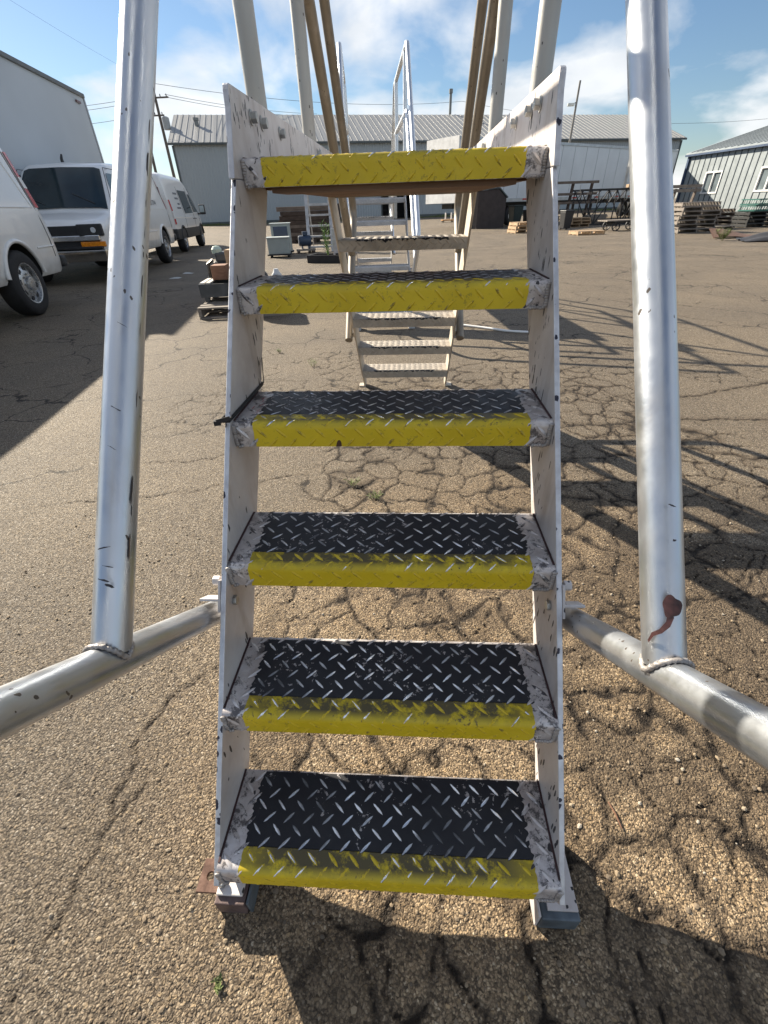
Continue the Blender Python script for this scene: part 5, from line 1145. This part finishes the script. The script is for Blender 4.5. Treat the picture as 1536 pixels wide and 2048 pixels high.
# loose gravel near the camera: far too many to count
def gravel(n, seed):
    r = np.random.default_rng(seed); base = []
    bm = bmesh.new(); bmesh.ops.create_icosphere(bm, subdivisions=1, radius=1.0); V = np.array([v.co[:] for v in bm.verts]); Fc = np.array([[v.index for v in f.verts] for f in bm.faces]); bm.free()
    vs, fs = [], []
    for k in range(n):
        x = r.uniform(-1.5, 1.6); y = r.uniform(-0.35, 1.6)
        if abs(x) < 0.36 and 0.24 < y < 0.42 and abs(x) > 0.26: continue
        s = 0.0016+0.0034*r.random()**2.5; sc = np.array([s*r.uniform(.8, 1.5), s*r.uniform(.8, 1.5), s*r.uniform(.5, .9)])
        a = r.uniform(0, 2*PI); ca_, sa_ = math.cos(a), math.sin(a); W_ = V*(1+r.normal(0, .13, V.shape))*sc
        Q = np.stack([W_[:, 0]*ca_-W_[:, 1]*sa_+x, W_[:, 0]*sa_+W_[:, 1]*ca_+y, W_[:, 2]+sc[2]*0.25], 1); fs.append(Fc+len(vs)*12); vs.append(Q)
    vs = np.concatenate(vs); fs = np.concatenate(fs); me = bpy.data.meshes.new('gravel'); me.from_pydata(vs.tolist(), [], fs.tolist())
    g = G('gravel_stone'); gi = g.n('ShaderNodeNewGeometry'); g.set(color=g.ramp(gi.outputs['Random Per Island'], [(0, (0.12, 0.095, 0.07)), (0.5, (0.27, 0.205, 0.135)), (0.85, (0.33, 0.255, 0.165)), (1, (0.40, 0.36, 0.30))]), rough=0.85)
    me.materials.append(g.m); return tag(link('gravel', me), 'loose tan gravel scattered over the near asphalt', 'gravel', kind='stuff')
gravel(4200, 4)
# grass strip at the warehouse foot
gb = MB(); r_ = random.Random(9)
for k in range(5200):
    s = r_.uniform(0.2, WL-0.3)
    if D0-0.2 < s < D1+0.2: continue
    o = r_.uniform(-0.7, -0.1); h = r_.uniform(0.05, 0.30)*(0.4+0.6*abs(math.sin(s*0.7))); a = r_.uniform(0, PI); p = WA+Vector((math.cos(wyaw)*s-math.sin(wyaw)*o, math.sin(wyaw)*s+math.cos(wyaw)*o, 0)); d = Vector((math.cos(a), math.sin(a), 0))*0.03
    gb.add([p-d, p+d, p+Vector((r_.uniform(-.08, .08), 0, h))], [(0, 1, 2)])
tag(gb.build('grass', WEED), 'ragged grass along the foot of the warehouse wall', 'grass', kind='stuff')
# utility poles, wires and the light pole
POLE = M_wood('pole_wood', (0.10, 0.085, 0.075), (0.18, 0.155, 0.14))
up = thing('utility_pole', 'utility pole with crossarms and a transformer can at the left end of the warehouse', 'utility pole', (-27.11, 62.0, 0))
MB().tube([(0, 0, 0), (0, 0, 12.6)], [0.19, 0.13], 12).build('pole', POLE, up, smooth=50)
for z, l, dx in ((11.35, 2.4, 0.3), (9.95, 2.8, -0.8)):
    cm = MB().box((dx, -0.15, z), (l, 0.1, 0.13)).build('crossarm', POLE, up)
    for k in range(4): MB().lathe([(z+0.06, .0001), (z+0.06, .05), (z+0.2, .06), (z+0.28, .03), (z+0.28, .0001)], 8, 'z', (dx-l/2+0.2+(l-0.4)*k/3, -0.15, 0)).build('insulator', DG, cm)
MB().lathe([(8.75, .0001), (8.75, .36), (9.75, .36), (9.85, .2), (9.85, .0001)], 16, 'z', (0.62, -0.1, 0)).build('transformer_can', simple('grey_can', (0.35, 0.37, 0.38), 0.5, 0.2), up, smooth=40)
up2 = thing('utility_pole', 'thinner leaning utility pole left of the transformer pole, rising over the crew van', 'utility pole', (-24.6, 52.0, 0))
MB().tube([(0, 0, 0), (0.35, 0, 8.6)], [0.15, 0.11], 12).build('pole', POLE, up2, smooth=50); MB().box((0.33, 0, 8.2), (1.2, 0.1, 0.1)).build('crossarm', POLE, up2)
lp = thing('light_pole', 'slim steel pole with a small lamp behind the white trailer', 'pole', (12.25, 45.0, 0))
MB().tube([(0, 0, 0), (0.1, 0, 8.35)], [0.10, 0.07], 10).build('pole', simple('grey_pole', (0.17, 0.165, 0.16), 0.6, 0.3), lp, smooth=50)
lh = MB().box((-0.30, 0, 7.05), (0.5, 0.22, 0.18)); lh.build('lamp_head', simple('pale_lamp', (0.45, 0.48, 0.47), 0.5), lp, bevel=0.04); MB().bar((-0.1, 0, 7.1), (0.1, 0, 7.2), 0.05, 0.05).build('lamp_arm', DG, lp)
def wire(label, a, b, sag, r=0.02):
    a, b = Vector(a), Vector(b); pts = [a.lerp(b, k/16)-Vector((0, 0, sag*4*(k/16)*(1-k/16))) for k in range(17)]
    return tag(MB().tube(pts, r, 5).build('power_line', simple('dark_wire', (0.06, 0.065, 0.07), 0.6), smooth=60), label, 'wire', 'power lines over the yard')
wire('highest power line running right from the transformer pole over the warehouse', (-27.1, 62, 12.5), (7.81, 92, 14.2), 0.9); wire('power line running on to the right above the metal shed', (7.81, 92, 14.2), (59, 100, 11.4), 1.4)
wire('upper of the two close lines leaving the crossarm to the right', (-26.0, 62, 11.6), (-14.2, 88, 13.0), 0.3); wire('lower of the two close lines leaving the crossarm to the right', (-26.0, 62, 11.4), (-14.2, 88, 12.7), 0.35)
wire('topmost line running left from the transformer pole', (-27.6, 62, 11.6), (-52, 58, 10.9), 0.7); wire('second line running left from the transformer pole', (-27.6, 62, 11.3), (-52, 58, 10.4), 0.7)
wire('lowest line running left from the transformer pole', (-28.4, 62, 10.1), (-52, 58, 9.2), 0.6); wire('faint high line crossing the sky at the far left', (-27.1, 62, 12.5), (-30, 38, 15.5), 0.3, 0.007)
